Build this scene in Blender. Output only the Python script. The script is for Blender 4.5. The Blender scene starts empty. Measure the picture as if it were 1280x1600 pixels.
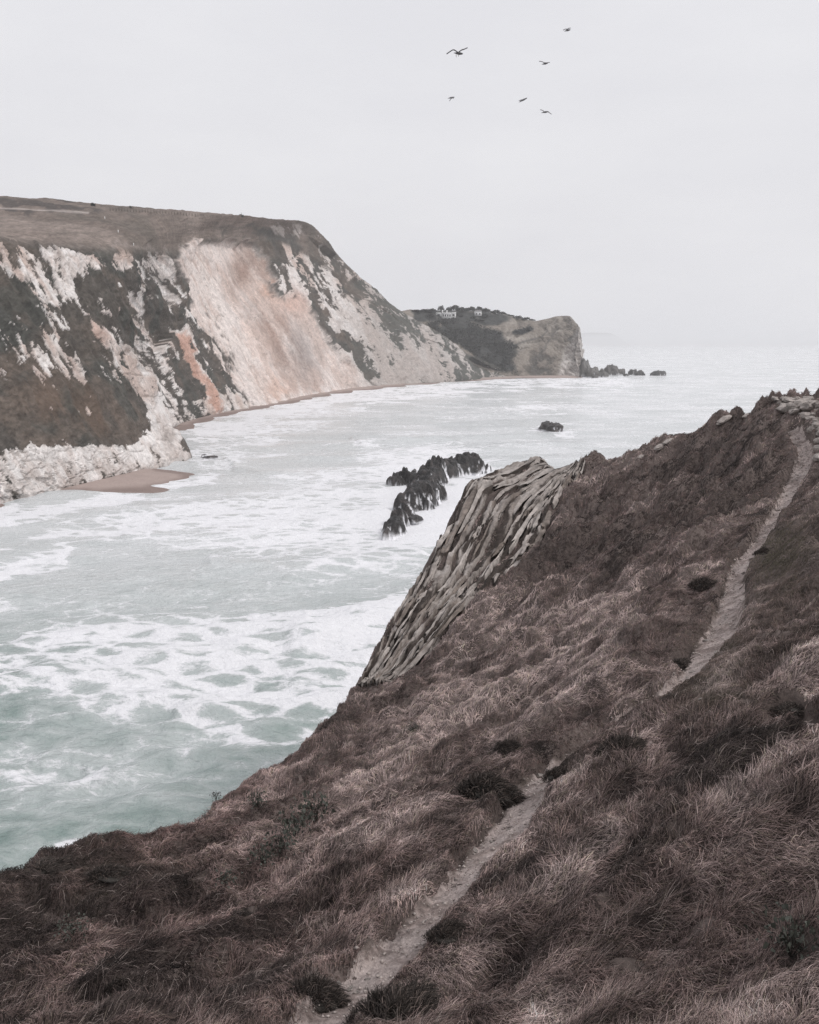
import bpy, bmesh, math, random
import numpy as np
from mathutils import Vector

random.seed(7)
RNG = np.random.default_rng(11)
scene = bpy.context.scene
COL = scene.collection

# ------------------------------------------------------------------ camera
F = 1386.0                    # focal length in pixels of the 1280 x 1600 photograph
CAM_H = 36.0                  # metres above the sea
PITCH = math.atan(263.0 / F)  # horizon sits above the middle of the picture
cam_data = bpy.data.cameras.new('camera')
cam = bpy.data.objects.new('camera', cam_data)
COL.objects.link(cam)
cam.location = (0, 0, CAM_H)
cam.rotation_euler = (math.pi / 2 - PITCH, 0, 0)
cam_data.sensor_fit = 'VERTICAL'
cam_data.sensor_height = 24.0
cam_data.lens = 24.0 * F / 1600.0
cam_data.clip_start = 0.1
cam_data.clip_end = 60000
scene.camera = cam

# ------------------------------------------------------------------ sky and sun
SUN_EL, SUN_AZ = math.radians(50), math.radians(112)   # azimuth clockwise from +y
world = bpy.data.worlds.new('World')
scene.world = world
world.use_nodes = True
nt = world.node_tree
nt.nodes.clear()
out = nt.nodes.new('ShaderNodeOutputWorld')
sky = nt.nodes.new('ShaderNodeTexSky')
sky.sky_type = 'NISHITA'
sky.sun_disc = False
sky.sun_elevation = SUN_EL
sky.sun_rotation = SUN_AZ
sky.air_density = 2.0
sky.dust_density = 6.0
bg_a = nt.nodes.new('ShaderNodeBackground')
bg_a.inputs['Strength'].default_value = 0.1
nt.links.new(sky.outputs[0], bg_a.inputs['Color'])
bg_b = nt.nodes.new('ShaderNodeBackground')
tc = nt.nodes.new('ShaderNodeTexCoord')
mp = nt.nodes.new('ShaderNodeMapping')
mp.inputs['Scale'].default_value = (1.6, 1.6, 5.0)
nz = nt.nodes.new('ShaderNodeTexNoise')
nz.inputs['Scale'].default_value = 1.7
nz.inputs['Detail'].default_value = 6
nz.inputs['Roughness'].default_value = 0.55
cr = nt.nodes.new('ShaderNodeValToRGB')
cr.color_ramp.elements[0].position = 0.36
cr.color_ramp.elements[0].color = (0.80, 0.797, 0.835, 1)
cr.color_ramp.elements[1].position = 0.68
cr.color_ramp.elements[1].color = (0.855, 0.852, 0.882, 1)
nt.links.new(tc.outputs['Generated'], mp.inputs['Vector'])
nt.links.new(mp.outputs[0], nz.inputs['Vector'])
nt.links.new(nz.outputs['Fac'], cr.inputs[0])
nt.links.new(cr.outputs[0], bg_b.inputs['Color'])
mixs = nt.nodes.new('ShaderNodeMixShader')
mixs.inputs[0].default_value = 0.95
nt.links.new(bg_a.outputs[0], mixs.inputs[1])
nt.links.new(bg_b.outputs[0], mixs.inputs[2])
nt.links.new(mixs.outputs[0], out.inputs['Surface'])

sun_data = bpy.data.lights.new('sun', 'SUN')
sun_data.energy = 1.5
sun_data.angle = math.radians(16)
sun_data.color = (1.0, 0.97, 0.95)
sun = bpy.data.objects.new('sun', sun_data)
COL.objects.link(sun)
sdir = Vector((math.sin(SUN_AZ) * math.cos(SUN_EL), math.cos(SUN_AZ) * math.cos(SUN_EL), math.sin(SUN_EL)))
sun.rotation_euler = sdir.to_track_quat('Z', 'Y').to_euler()
sun.location = (0, 0, 300)

scene.view_settings.view_transform = 'Standard'
scene.view_settings.look = 'None'
scene.view_settings.exposure = 0.0
scene.view_settings.gamma = 1.0
scene.view_settings.use_curve_mapping = False
scene.render.engine = 'CYCLES'
scene.cycles.max_bounces = 5
scene.cycles.diffuse_bounces = 2
scene.cycles.glossy_bounces = 2
scene.cycles.volume_bounces = 2
scene.cycles.use_denoising = True
scene.cycles.denoiser = 'OPENIMAGEDENOISE'
scene.cycles.denoising_input_passes = 'RGB_ALBEDO_NORMAL'
scene.cycles.denoising_prefilter = 'NONE'
scene.cycles_curves.shape = 'RIBBONS'
scene.cycles_curves.subdivisions = 2

# ------------------------------------------------------------------ numeric helpers
CP, SP = math.cos(PITCH), math.sin(PITCH)

def ray(px, py):
    X = (np.asarray(px, float) - 640) / F
    Z = (800 - np.asarray(py, float)) / F
    return X, CP + Z * SP, -SP + Z * CP          # x, y, z of the direction

def at(px, py, y):
    dx, dy, dz = ray(px, py)
    t = np.asarray(y, float) / dy
    return np.stack([dx * t, dy * t, CAM_H + dz * t], -1)

def on_level(px, py, z=0.0):
    dx, dy, dz = ray(px, py)
    t = (z - CAM_H) / dz
    return np.stack([dx * t, dy * t, CAM_H + dz * t], -1)

def project(P):
    x, y, z = P[..., 0], P[..., 1], P[..., 2] - CAM_H
    d = np.maximum(y * CP - z * SP, 1e-3)
    u = y * SP + z * CP
    return 640 + F * x / d, 800 - F * u / d

def sstep(a, b, x):
    t = np.clip((x - a) / (b - a), 0, 1)
    return t * t * (3 - 2 * t)

def _hash(ix, iy, iz, seed):
    h = (ix.astype(np.int64) * 374761393 + iy.astype(np.int64) * 668265263 + iz.astype(np.int64) * 2147483647 + seed * 974711) & 0xffffffff
    h = ((h ^ (h >> 13)) * 1274126177) & 0xffffffff
    h = ((h ^ (h >> 16)) * 2246822519) & 0xffffffff
    h = h ^ (h >> 15)
    return (h & 0xffffff) / float(0xffffff) * 2 - 1

def noise(x, y, z=None, seed=0):
    x = np.asarray(x, float); y = np.asarray(y, float)
    fx, fy = np.floor(x), np.floor(y)
    tx, ty = x - fx, y - fy
    sx = tx * tx * tx * (tx * (tx * 6 - 15) + 10)
    sy = ty * ty * ty * (ty * (ty * 6 - 15) + 10)
    zi = np.zeros_like(fx)
    def layer(zc):
        a = _hash(fx, fy, zc, seed); b = _hash(fx + 1, fy, zc, seed)
        c = _hash(fx, fy + 1, zc, seed); d = _hash(fx + 1, fy + 1, zc, seed)
        return (a + (b - a) * sx) + ((c + (d - c) * sx) - (a + (b - a) * sx)) * sy
    if z is None:
        return layer(zi)
    z = np.asarray(z, float)
    fz = np.floor(z); tz = z - fz
    sz = tz * tz * (3 - 2 * tz)
    a = layer(fz); b = layer(fz + 1)
    return a + (b - a) * sz

def fbm(x, y, z=None, oct=5, gain=0.5, seed=0):
    s = 0; a = 1.0; n = 0; k = 1.0
    for i in range(oct):
        s = s + a * noise(x * k + 17.3 * i, y * k - 9.1 * i, None if z is None else z * k + 3.7 * i, seed + i * 13)
        n += a; a *= gain; k *= 2.03
    return s / n * 1.6

def ridged(x, y, z=None, oct=4, gain=0.55, seed=0):
    s = 0; a = 1.0; n = 0; k = 1.0
    for i in range(oct):
        v = 1 - 2.0 * np.abs(noise(x * k + 5.3 * i, y * k + 7.7 * i, None if z is None else z * k, seed + i * 29))
        s = s + a * v; n += a; a *= gain; k *= 2.1
    return s / n

def poly_sd(px, py, poly):
    """signed distance to a polygon, positive inside"""
    poly = np.asarray(poly, float)
    d2 = np.full(px.shape, 1e18)
    ins = np.zeros(px.shape, bool)
    n = len(poly)
    for i in range(n):
        ax, ay = poly[i]; bx, by = poly[(i + 1) % n]
        ex, ey = bx - ax, by - ay
        t = np.clip(((px - ax) * ex + (py - ay) * ey) / (ex * ex + ey * ey + 1e-12), 0, 1)
        d2 = np.minimum(d2, (px - ax - t * ex) ** 2 + (py - ay - t * ey) ** 2)
        c = ((ay > py) != (by > py)) & (px < ex * (py - ay) / (by - ay + 1e-12) + ax)
        ins ^= c
    d = np.sqrt(d2)
    return np.where(ins, d, -d)

def line_d(px, py, pts, w=None):
    """distance to a polyline; with w also the width interpolated at the nearest place"""
    pts = np.asarray(pts, float)
    d2 = np.full(px.shape, 1e18)
    wv = np.ones(px.shape)
    for i in range(len(pts) - 1):
        ax, ay = pts[i][:2]; bx, by = pts[i + 1][:2]
        ex, ey = bx - ax, by - ay
        t = np.clip(((px - ax) * ex + (py - ay) * ey) / (ex * ex + ey * ey + 1e-12), 0, 1)
        q = (px - ax - t * ex) ** 2 + (py - ay - t * ey) ** 2
        m = q < d2
        d2 = np.where(m, q, d2)
        if w is not None:
            wv = np.where(m, w[i] + (w[i + 1] - w[i]) * t, wv)
    return (np.sqrt(d2), wv) if w is not None else np.sqrt(d2)

def blob(px, py, cx, cy, rx, ry, ang=0.0):
    c, s = math.cos(ang), math.sin(ang)
    u = ((px - cx) * c + (py - cy) * s) / rx
    v = (-(px - cx) * s + (py - cy) * c) / ry
    return np.exp(-(u * u + v * v))

def mixc(a, b, t):
    return a + (np.asarray(b) - a) * t[..., None]

def catmull(P, t):
    """P (n, ...) sampled at t in 0..n-1"""
    n = len(P)
    i = np.clip(np.floor(t).astype(int), 0, n - 2)
    f = (t - i).reshape((-1,) + (1,) * (P.ndim - 1))
    p0 = P[np.maximum(i - 1, 0)]; p1 = P[i]; p2 = P[i + 1]; p3 = P[np.minimum(i + 2, n - 1)]
    m1 = 0.4 * (p2 - p0); m2 = 0.4 * (p3 - p1)
    f2, f3 = f * f, f * f * f
    return (2 * f3 - 3 * f2 + 1) * p1 + (f3 - 2 * f2 + f) * m1 + (-2 * f3 + 3 * f2) * p2 + (f3 - f2) * m2

# ------------------------------------------------------------------ mesh helpers
def link(o, parent=None):
    COL.objects.link(o)
    if parent is not None:
        o.parent = parent
    return o

def tag(o, label=None, cat=None, group=None, kind=None):
    if label: o['label'] = label
    if cat: o['category'] = cat
    if group: o['group'] = group
    if kind: o['kind'] = kind
    return o

def empty(name, loc=(0, 0, 0), rz=0.0):
    o = bpy.data.objects.new(name, None)
    o.location = loc
    o.rotation_euler = (0, 0, rz)
    o.empty_display_size = 0.2
    return link(o)

def mesh_np(name, V, faces, mat, col=None, smooth=True, extra=None):
    """faces: (m,3) or (m,4) int array"""
    me = bpy.data.meshes.new(name)
    V = np.ascontiguousarray(V, np.float32).reshape(-1, 3)
    faces = np.asarray(faces, np.int32)
    k = faces.shape[1]
    me.vertices.add(len(V)); me.vertices.foreach_set('co', V.ravel())
    me.loops.add(faces.size); me.loops.foreach_set('vertex_index', faces.ravel())
    me.polygons.add(len(faces))
    me.polygons.foreach_set('loop_start', np.arange(0, faces.size, k, dtype=np.int32))
    me.polygons.foreach_set('loop_total', np.full(len(faces), k, np.int32))
    if smooth:
        me.polygons.foreach_set('use_smooth', np.ones(len(faces), bool))
    me.update(calc_edges=True)
    if col is not None:
        a = me.attributes.new('Col', 'FLOAT_COLOR', 'POINT')
        c = np.ones((len(V), 4), np.float32); c[:, :3] = np.clip(col.reshape(-1, 3), 0, 1)
        a.data.foreach_set('color', c.ravel())
    for nm, val in (extra or {}).items():
        a = me.attributes.new(nm, 'FLOAT', 'POINT')
        a.data.foreach_set('value', np.ascontiguousarray(val, np.float32).ravel())
    me.materials.append(mat)
    return me

def grid_faces(r, c, keep=None):
    i = np.arange(r * c).reshape(r, c)
    f = np.stack([i[:-1, :-1], i[:-1, 1:], i[1:, 1:], i[1:, :-1]], -1).reshape(-1, 4)
    if keep is not None:
        k = keep.ravel()
        f = f[k[f].all(1)]
    return f

def compact(V, f, *arrs):
    used = np.zeros(len(V), bool); used[f] = True
    idx = np.cumsum(used) - 1
    return (V[used], idx[f]) + tuple(a[used] for a in arrs)

def grid_normals(P):
    du = np.gradient(P, axis=1); dv = np.gradient(P, axis=0)
    n = np.cross(du, dv)
    return n / (np.linalg.norm(n, axis=-1, keepdims=True) + 1e-9)

# ------------------------------------------------------------------ materials
def base_mat(name):
    m = bpy.data.materials.new(name)
    m.use_nodes = True
    n = m.node_tree
    b = n.nodes['Principled BSDF']
    return m, n, b

def val(n, v):
    x = n.nodes.new('ShaderNodeValue'); x.outputs[0].default_value = v
    return x.outputs[0]

def math_n(n, op, a, b=None, clamp=False):
    m = n.nodes.new('ShaderNodeMath'); m.operation = op; m.use_clamp = clamp
    for i, v in enumerate((a, b)):
        if v is None: continue
        if isinstance(v, (int, float)): m.inputs[i].default_value = v
        else: n.links.new(v, m.inputs[i])
    return m.outputs[0]

def noise_n(n, vec, scale, detail=4, rough=0.55, dist=0.0):
    t = n.nodes.new('ShaderNodeTexNoise')
    t.inputs['Scale'].default_value = scale
    t.inputs['Detail'].default_value = detail
    t.inputs['Roughness'].default_value = rough
    t.inputs['Distortion'].default_value = dist
    if vec is not None: n.links.new(vec, t.inputs['Vector'])
    return t.outputs['Fac']

def ramp_n(n, fac, stops):
    r = n.nodes.new('ShaderNodeValToRGB')
    e = r.color_ramp.elements
    while len(e) < len(stops): e.new(0.5)
    for k, (p, c) in enumerate(stops):
        e[k].position = p
        e[k].color = tuple(c) + (1,) if len(c) == 3 else c
    n.links.new(fac, r.inputs[0])
    return r.outputs[0]

def mul_rgb(n, a, b, fac=1.0, mode='MULTIPLY'):
    m = n.nodes.new('ShaderNodeMix'); m.data_type = 'RGBA'; m.blend_type = mode
    m.inputs[0].default_value = fac if isinstance(fac, (int, float)) else 0
    if not isinstance(fac, (int, float)): n.links.new(fac, m.inputs[0])
    for i, v in ((6, a), (7, b)):
        if isinstance(v, tuple): m.inputs[i].default_value = v + (1,)
        else: n.links.new(v, m.inputs[i])
    return m.outputs[2]

def bump_n(n, b, height, strength, dist):
    x = n.nodes.new('ShaderNodeBump')
    x.inputs['Strength'].default_value = strength
    x.inputs['Distance'].default_value = dist
    n.links.new(height, x.inputs['Height'])
    n.links.new(x.outputs[0], b.inputs['Normal'])

def attr_mat(name, s1, s2, lo=0.7, hi=1.25, bump=0.5, bdist=0.3, rough=0.9, spec=0.2, stretch=None):
    """vertex colour times two procedural grains, with relief"""
    m, n, b = base_mat(name)
    a = n.nodes.new('ShaderNodeAttribute'); a.attribute_name = 'Col'
    t = n.nodes.new('ShaderNodeTexCoord')
    vec = t.outputs['Object']
    if stretch:
        q = n.nodes.new('ShaderNodeMapping'); q.inputs['Scale'].default_value = stretch
        n.links.new(vec, q.inputs['Vector']); vec = q.outputs[0]
    n1 = noise_n(n, vec, s1, 5, 0.65, 0.4)
    n2 = noise_n(n, vec, s2, 4, 0.6)
    r1 = ramp_n(n, n1, [(0.25, (lo,) * 3), (0.75, (hi,) * 3)])
    r2 = ramp_n(n, n2, [(0.25, (lo + 0.1,) * 3), (0.75, (hi - 0.05,) * 3)])
    c = mul_rgb(n, mul_rgb(n, a.outputs['Color'], r1), r2)
    n.links.new(c, b.inputs['Base Color'])
    b.inputs['Roughness'].default_value = rough
    b.inputs['Specular IOR Level'].default_value = spec
    h = math_n(n, 'ADD', n1, math_n(n, 'MULTIPLY', n2, 0.5))
    bump_n(n, b, h, bump, bdist)
    return m

def plain_mat(name, c, rough=0.8, s=3.0, lo=0.75, hi=1.25, spec=0.3, bump=0.2, bdist=0.02):
    m, n, b = base_mat(name)
    t = n.nodes.new('ShaderNodeTexCoord')
    n1 = noise_n(n, t.outputs['Object'], s, 5, 0.6)
    r1 = ramp_n(n, n1, [(0.28, tuple(x * lo for x in c)), (0.72, tuple(min(1, x * hi) for x in c))])
    n.links.new(r1, b.inputs['Base Color'])
    b.inputs['Roughness'].default_value = rough
    b.inputs['Specular IOR Level'].default_value = spec
    bump_n(n, b, n1, bump, bdist)
    return m

M_CLIFF = attr_mat('cliff_ground', 0.8, 0.25, 0.68, 1.26, 0.9, 0.9)
M_HEAD = attr_mat('headland_ground', 0.35, 0.1, 0.7, 1.28, 0.6, 1.2)
M_HILL = attr_mat('hillside_soil', 9.0, 1.4, 0.6, 1.3, 0.8, 0.05)
M_ROCK = attr_mat('wet_rock', 1.6, 0.5, 0.6, 1.35, 0.9, 0.5, rough=0.5, spec=0.4)
M_BEACH = attr_mat('beach_sand', 2.0, 0.25, 0.85, 1.12, 0.2, 0.1)
M_PATH = attr_mat('trodden_earth', 11.0, 2.2, 0.55, 1.35, 1.0, 0.06)
M_BED = attr_mat('limestone_bed', 5.0, 0.9, 0.62, 1.3, 0.9, 0.08)
M_SLAB = plain_mat('limestone', (0.40, 0.357, 0.332), 0.92, 1.5, 0.42, 1.35, 0.2, 1.0, 0.12)
M_SLAB2 = plain_mat('limestone_pale', (0.47, 0.427, 0.40), 0.92, 1.1, 0.45, 1.25, 0.2, 1.0, 0.12)
M_SLAB3 = plain_mat('limestone_stained', (0.24, 0.203, 0.18), 0.92, 1.9, 0.4, 1.4, 0.2, 1.0, 0.12)

# ------------------------------------------------------------------ sea
def build_sea():
    naz = 640
    az_mid = np.linspace(-29, 29, naz)
    az_l = np.linspace(-180, -30.5, 50); az_r = np.linspace(30.5, 180, 50)
    az = np.radians(np.concatenate([az_l, az_mid, az_r]))
    nr = 760
    # rows even in the sine of depression far out, so the far water stays fine
    r = np.exp(np.linspace(math.log(18.0), math.log(24000.0), nr))
    R, A = np.meshgrid(r, az, indexing='ij')
    X, Y = R * np.sin(A), R * np.cos(A)
    P0 = np.stack([X, Y, np.zeros_like(X)], -1)
    px, py = project(P0)
    front = (np.abs(A) < 0.62)
    dr = np.gradient(r)[:, None]
    Z = np.zeros_like(X)
    def wave(lam, amp, ang, seed, sharp=1.0):
        c, s = math.cos(ang), math.sin(ang)
        u = X * c + Y * s; v = -X * s + Y * c
        ph = u / lam * 2 * math.pi + 2.6 * fbm(u / lam / 3, v / lam / 5, oct=2, seed=seed)
        a = 0.55 + 0.45 * fbm(u / lam / 4 + 40, v / lam / 4, oct=2, seed=seed + 3)
        w = (1 - np.abs(np.sin(ph / 2))) * 1.4 - 0.5 if sharp else np.sin(ph)
        return amp * a * w * sstep(2.2, 5.0, lam / dr)
    Z += wave(34, 0.75, math.radians(115), 1)
    Z += wave(13, 0.36, math.radians(95), 2)
    Z += wave(6.5, 0.20, math.radians(130), 3)
    Z += 0.5 * fbm(X / 5, Y / 3.2, oct=4, seed=8) * sstep(2.0, 5.0, 4 / dr)
    # breaking wave at the foot of the outcrop, low rolling fronts in the bay
    warp = 14 * fbm(X / 18, Y / 18, oct=3, seed=21)
    def front_line(pts, width, h):
        d = line_d(px + warp * 0.7, py + warp * 0.4, pts)
        return h * np.exp(-(d / width) ** 2)
    Z += front_line([(470, 1000), (560, 965), (640, 935), (700, 905)], 26, 0.9) * front
    Z += front_line([(360, 725), (400, 735), (470, 742)], 5, 0.7) * front
    Z += front_line([(330, 880), (450, 898), (560, 880), (660, 870)], 10, 0.6) * front
    Z += front_line([(40, 1000), (180, 985), (330, 990), (480, 975)], 9, 0.55) * front
    Z += front_line([(200, 840), (330, 815), (470, 800), (600, 800)], 7, 0.6) * front
    Z += front_line([(560, 690), (640, 682), (720, 690)], 4, 0.7) * front
    Z += front_line([(280, 1112), (420, 1105), (540, 1080)], 9, 0.6) * front
    # foam: how much of the surface is covered
    dens = np.full(X.shape, 0.26)
    dens += 0.03 * sstep(1130, 900, py)
    dens += 0.04 * sstep(760, 640, py) + 0.07 * blob(px, py, 560, 830, 300, 110)
    nb = fbm(X / 26, Y / 14, oct=4, seed=31)
    ns = fbm((X + 0.3 * Y) / 60, (Y - 0.3 * X) / 9, oct=4, seed=33)
    wx = px + 26 * fbm(X / 14, Y / 14, oct=4, seed=41); wy = py + 12 * fbm(X / 14, Y / 14, oct=4, seed=42)
    def zone(poly, w, soft=30):
        nonlocal dens
        dens = dens + w * sstep(-soft, soft, poly_sd(wx, wy, poly))
    def streak(pts, width, w):
        nonlocal dens
        dens = dens + w * np.exp(-(line_d(wx, wy, pts) / width) ** 2)
    zone([(-60, 1035), (60, 985), (180, 958), (330, 958), (520, 950), (660, 925), (640, 1010), (560, 1095), (420, 1112), (290, 1125), (190, 1118), (80, 1095), (-60, 1070)], 0.235, 16)
    zone([(480, 985), (560, 955), (660, 930), (640, 1010), (570, 1060), (500, 1045)], 0.26, 40)
    zone([(150, 815), (330, 790), (420, 765), (600, 768), (720, 770), (760, 800), (660, 900), (560, 895), (420, 880), (330, 850)], 0.25, 30)
    zone([(590, 730), (680, 700), (780, 720), (760, 780), (690, 850), (600, 850)], 0.34, 24)
    zone([(-40, 800), (150, 770), (320, 742), (330, 752), (200, 782), (-40, 832)], 0.5, 9)
    zone([(280, 672), (440, 630), (560, 610), (760, 592), (920, 590), (1000, 596), (760, 606), (560, 628), (450, 650), (300, 690)], 0.34, 6)
    zone([(300, 690), (420, 660), (520, 650), (330, 740), (290, 740)], 0.2, 16)
    zone([(600, 690), (700, 740), (520, 765), (440, 760)], 0.12, 20)
    streak([(-40, 905), (60, 872), (150, 852), (260, 832)], 9, 0.3)
    streak([(-40, 880), (40, 850), (120, 836), (220, 820)], 6, 0.22)
    streak([(110, 868), (60, 888), (-30, 902)], 5, 0.3)
    streak([(360, 800), (200, 812), (90, 822)], 9, 0.14)
    streak([(280, 1060), (420, 1090), (560, 1085)], 12, 0.2)
    streak([(250, 1110), (300, 1128), (370, 1130)], 4, 0.3)
    streak([(360, 1150), (440, 1170), (520, 1150)], 10, 0.2)
    streak([(430, 1175), (460, 1150), (520, 1100)], 10, 0.16)
    streak([(0, 1210), (60, 1195), (110, 1190)], 12, 0.16)
    streak([(90, 1342), (150, 1334), (200, 1330)], 6, 0.5)
    streak([(-30, 1375), (40, 1350), (110, 1335)], 14, 0.22)
    streak([(845, 672), (890, 674)], 6, 0.3)
    for c in ((845, 640), (560, 690), (470, 745), (960, 600)):
        streak([(c[0] - 40, c[1] + 3), (c[0], c[1] - 2), (c[0] + 35, c[1] + 3)], 3, 0.25)
    dens = dens + 0.08 * nb + 0.10 * ns + 0.09 * fbm((X + 0.2 * Y) / 7, (Y - 0.2 * X) / 2.6, oct=4, seed=35)
    sheen_tint = sstep(1130, 760, py + 40 * nb) * 0.75 + 0.25 * sstep(-0.3, 0.6, nb)  # sky reflection and foam film on farther water, painted in as a paler colour
    dens = np.clip(np.where(front, dens, 0.25), 0, 1.3)
    m, n, b = base_mat('sea_water')
    t = n.nodes.new('ShaderNodeTexCoord'); vec = t.outputs['Object']
    at_ = n.nodes.new('ShaderNodeAttribute'); at_.attribute_name = 'foam'
    q = n.nodes.new('ShaderNodeMapping'); q.inputs['Scale'].default_value = (0.6, 1.0, 1.0); q.inputs['Rotation'].default_value = (0, 0, 0.3)
    n.links.new(vec, q.inputs['Vector'])
    wn = n.nodes.new('ShaderNodeTexNoise'); wn.inputs['Scale'].default_value = 0.35; wn.inputs['Detail'].default_value = 5
    n.links.new(q.outputs[0], wn.inputs['Vector'])
    addv = n.nodes.new('ShaderNodeVectorMath'); addv.operation = 'MULTIPLY_ADD'
    addv.inputs[1].default_value = (3.2, 3.2, 0)
    n.links.new(wn.outputs['Color'], addv.inputs[0]); n.links.new(q.outputs[0], addv.inputs[2])
    vo = n.nodes.new('ShaderNodeTexVoronoi'); vo.feature = 'DISTANCE_TO_EDGE'; vo.inputs['Scale'].default_value = 0.30
    n.links.new(addv.outputs[0], vo.inputs['Vector'])
    lace = math_n(n, 'MULTIPLY', vo.outputs['Distance'], 1.6, True)
    fn = noise_n(n, q.outputs[0], 0.5, 5, 0.66, 0.8)
    fn2 = noise_n(n, q.outputs[0], 1.9, 4, 0.7, 0.5)
    pat = math_n(n, 'ADD', math_n(n, 'MULTIPLY', lace, 0.62), math_n(n, 'ADD', math_n(n, 'MULTIPLY', fn, 0.42), math_n(n, 'MULTIPLY', fn2, 0.44)))
    fd = math_n(n, 'SUBTRACT', math_n(n, 'MULTIPLY', at_.outputs['Fac'], 1.0), math_n(n, 'SUBTRACT', pat, 0.07))
    foam = n.nodes.new('ShaderNodeMapRange'); foam.interpolation_type = 'SMOOTHSTEP'
    foam.inputs['From Min'].default_value = -0.07; foam.inputs['From Max'].default_value = 0.12
    n.links.new(fd, foam.inputs['Value'])
    film = n.nodes.new('ShaderNodeMapRange'); film.interpolation_type = 'SMOOTHSTEP'
    film.inputs['From Min'].default_value = -0.55; film.inputs['From Max'].default_value = 0.15
    film.inputs['To Max'].default_value = 0.5
    n.links.new(fd, film.inputs['Value'])
    tone = ramp_n(n, noise_n(n, q.outputs[0], 0.05, 4, 0.6), [(0.3, (0.17, 0.245, 0.225)), (0.7, (0.27, 0.34, 0.32))])
    sheen_at = n.nodes.new('ShaderNodeAttribute'); sheen_at.attribute_name = 'sheen_tint'
    tone = mul_rgb(n, tone, (0.78, 0.79, 0.805), sheen_at.outputs['Fac'], 'MIX')
    c1 = mul_rgb(n, tone, (0.74, 0.755, 0.765), film.outputs[0], 'MIX')
    c2 = mul_rgb(n, c1, (0.86, 0.86, 0.885), foam.outputs[0], 'MIX')
    n.links.new(c2, b.inputs['Base Color'])
    rr = n.nodes.new('ShaderNodeMapRange'); rr.inputs['To Min'].default_value = 0.16; rr.inputs['To Max'].default_value = 0.8
    n.links.new(foam.outputs[0], rr.inputs['Value']); n.links.new(rr.outputs[0], b.inputs['Roughness'])
    b.inputs['IOR'].default_value = 1.333
    chop = math_n(n, 'ADD', noise_n(n, q.outputs[0], 1.3, 5, 0.62, 0.1), math_n(n, 'MULTIPLY', noise_n(n, q.outputs[0], 0.35, 3, 0.5, 0.1), 0.6))
    hh = math_n(n, 'ADD', math_n(n, 'MULTIPLY', chop, 1.0), math_n(n, 'MULTIPLY', foam.outputs[0], 0.10))
    bump_n(n, b, hh, 0.9, 0.85)
    P0[..., 2] = Z
    me = mesh_np('sea', P0.reshape(-1, 3), grid_faces(*X.shape)[:, ::-1], m, extra={'foam': dens, 'sheen_tint': np.where(front, sheen_tint, 0.5)})
    tag(link(bpy.data.objects.new('sea', me)), 'pale green sea streaked with white foam filling the bay', 'sea', kind='structure')

build_sea()

# ------------------------------------------------------------------ chalk cliff
CL = [  # base, foot ledge, mid face, cliff edge, meadow, skyline as (px, py, metres behind the base)
    [(-260, 832), (-260, 720, 5), (-260, 560, 30), (-260, 372, 65), (-260, 325, 130), (-260, 292, 215)],
    [(-120, 806), (-120, 706, 6), (-120, 550, 33), (-120, 374, 70), (-120, 330, 135), (-120, 300, 225)],
    [(0, 785), (0, 700, 6), (0, 545, 35), (0, 377, 75), (0, 335, 140), (0, 308, 235)],
    [(80, 769), (78, 692, 6), (75, 545, 34), (75, 381, 72), (78, 340, 138), (80, 314, 232)],
    [(155, 754), (148, 686, 6), (140, 548, 33), (140, 386, 70), (150, 345, 135), (155, 320, 232)],
    [(225, 736), (205, 672, 7), (185, 552, 33), (185, 391, 68), (200, 352, 130), (210, 324, 228)],
    [(298, 711), (240, 640, 10), (215, 556, 32), (222, 393, 62), (235, 356, 118), (250, 328, 200)],
    [(272, 668), (254, 620, 5), (238, 540, 22), (256, 394, 50), (272, 356, 95), (290, 330, 160)],
    [(345, 646), (325, 598, 8), (298, 500, 30), (284, 388, 50), (302, 354, 82), (335, 334, 140)],
    [(430, 632), (398, 580, 14), (348, 470, 38), (322, 374, 52), (340, 352, 78), (385, 338, 120)],
    [(500, 617), (470, 560, 18), (425, 455, 42), (390, 378, 56), (408, 356, 76), (432, 344, 102)],
    [(550, 609), (524, 545, 18), (482, 445, 42), (440, 378, 56), (455, 357, 68), (478, 348, 84)],
    [(600, 604), (576, 552, 16), (540, 475, 34), (510, 412, 48), (502, 385, 56), (500, 364, 66)],
    [(650, 600), (631, 562, 13), (602, 512, 28), (577, 472, 40), (562, 448, 48), (546, 418, 58)],
    [(700, 597), (685, 572, 10), (662, 541, 21), (642, 516, 31), (627, 499, 39), (606, 472, 48)],
    [(740, 594), (729, 579, 8), (714, 562, 16), (700, 547, 24), (690, 536, 30), (668, 513, 38)],
    [(775, 591.5), (767, 584, 5), (757, 576, 11), (748, 569, 17), (740, 563, 21), (725, 549, 27)],
    [(805, 590), (800, 588, 3), (794, 586, 6), (789, 583, 9), (785, 580, 12), (776, 574, 16)],
]

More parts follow.
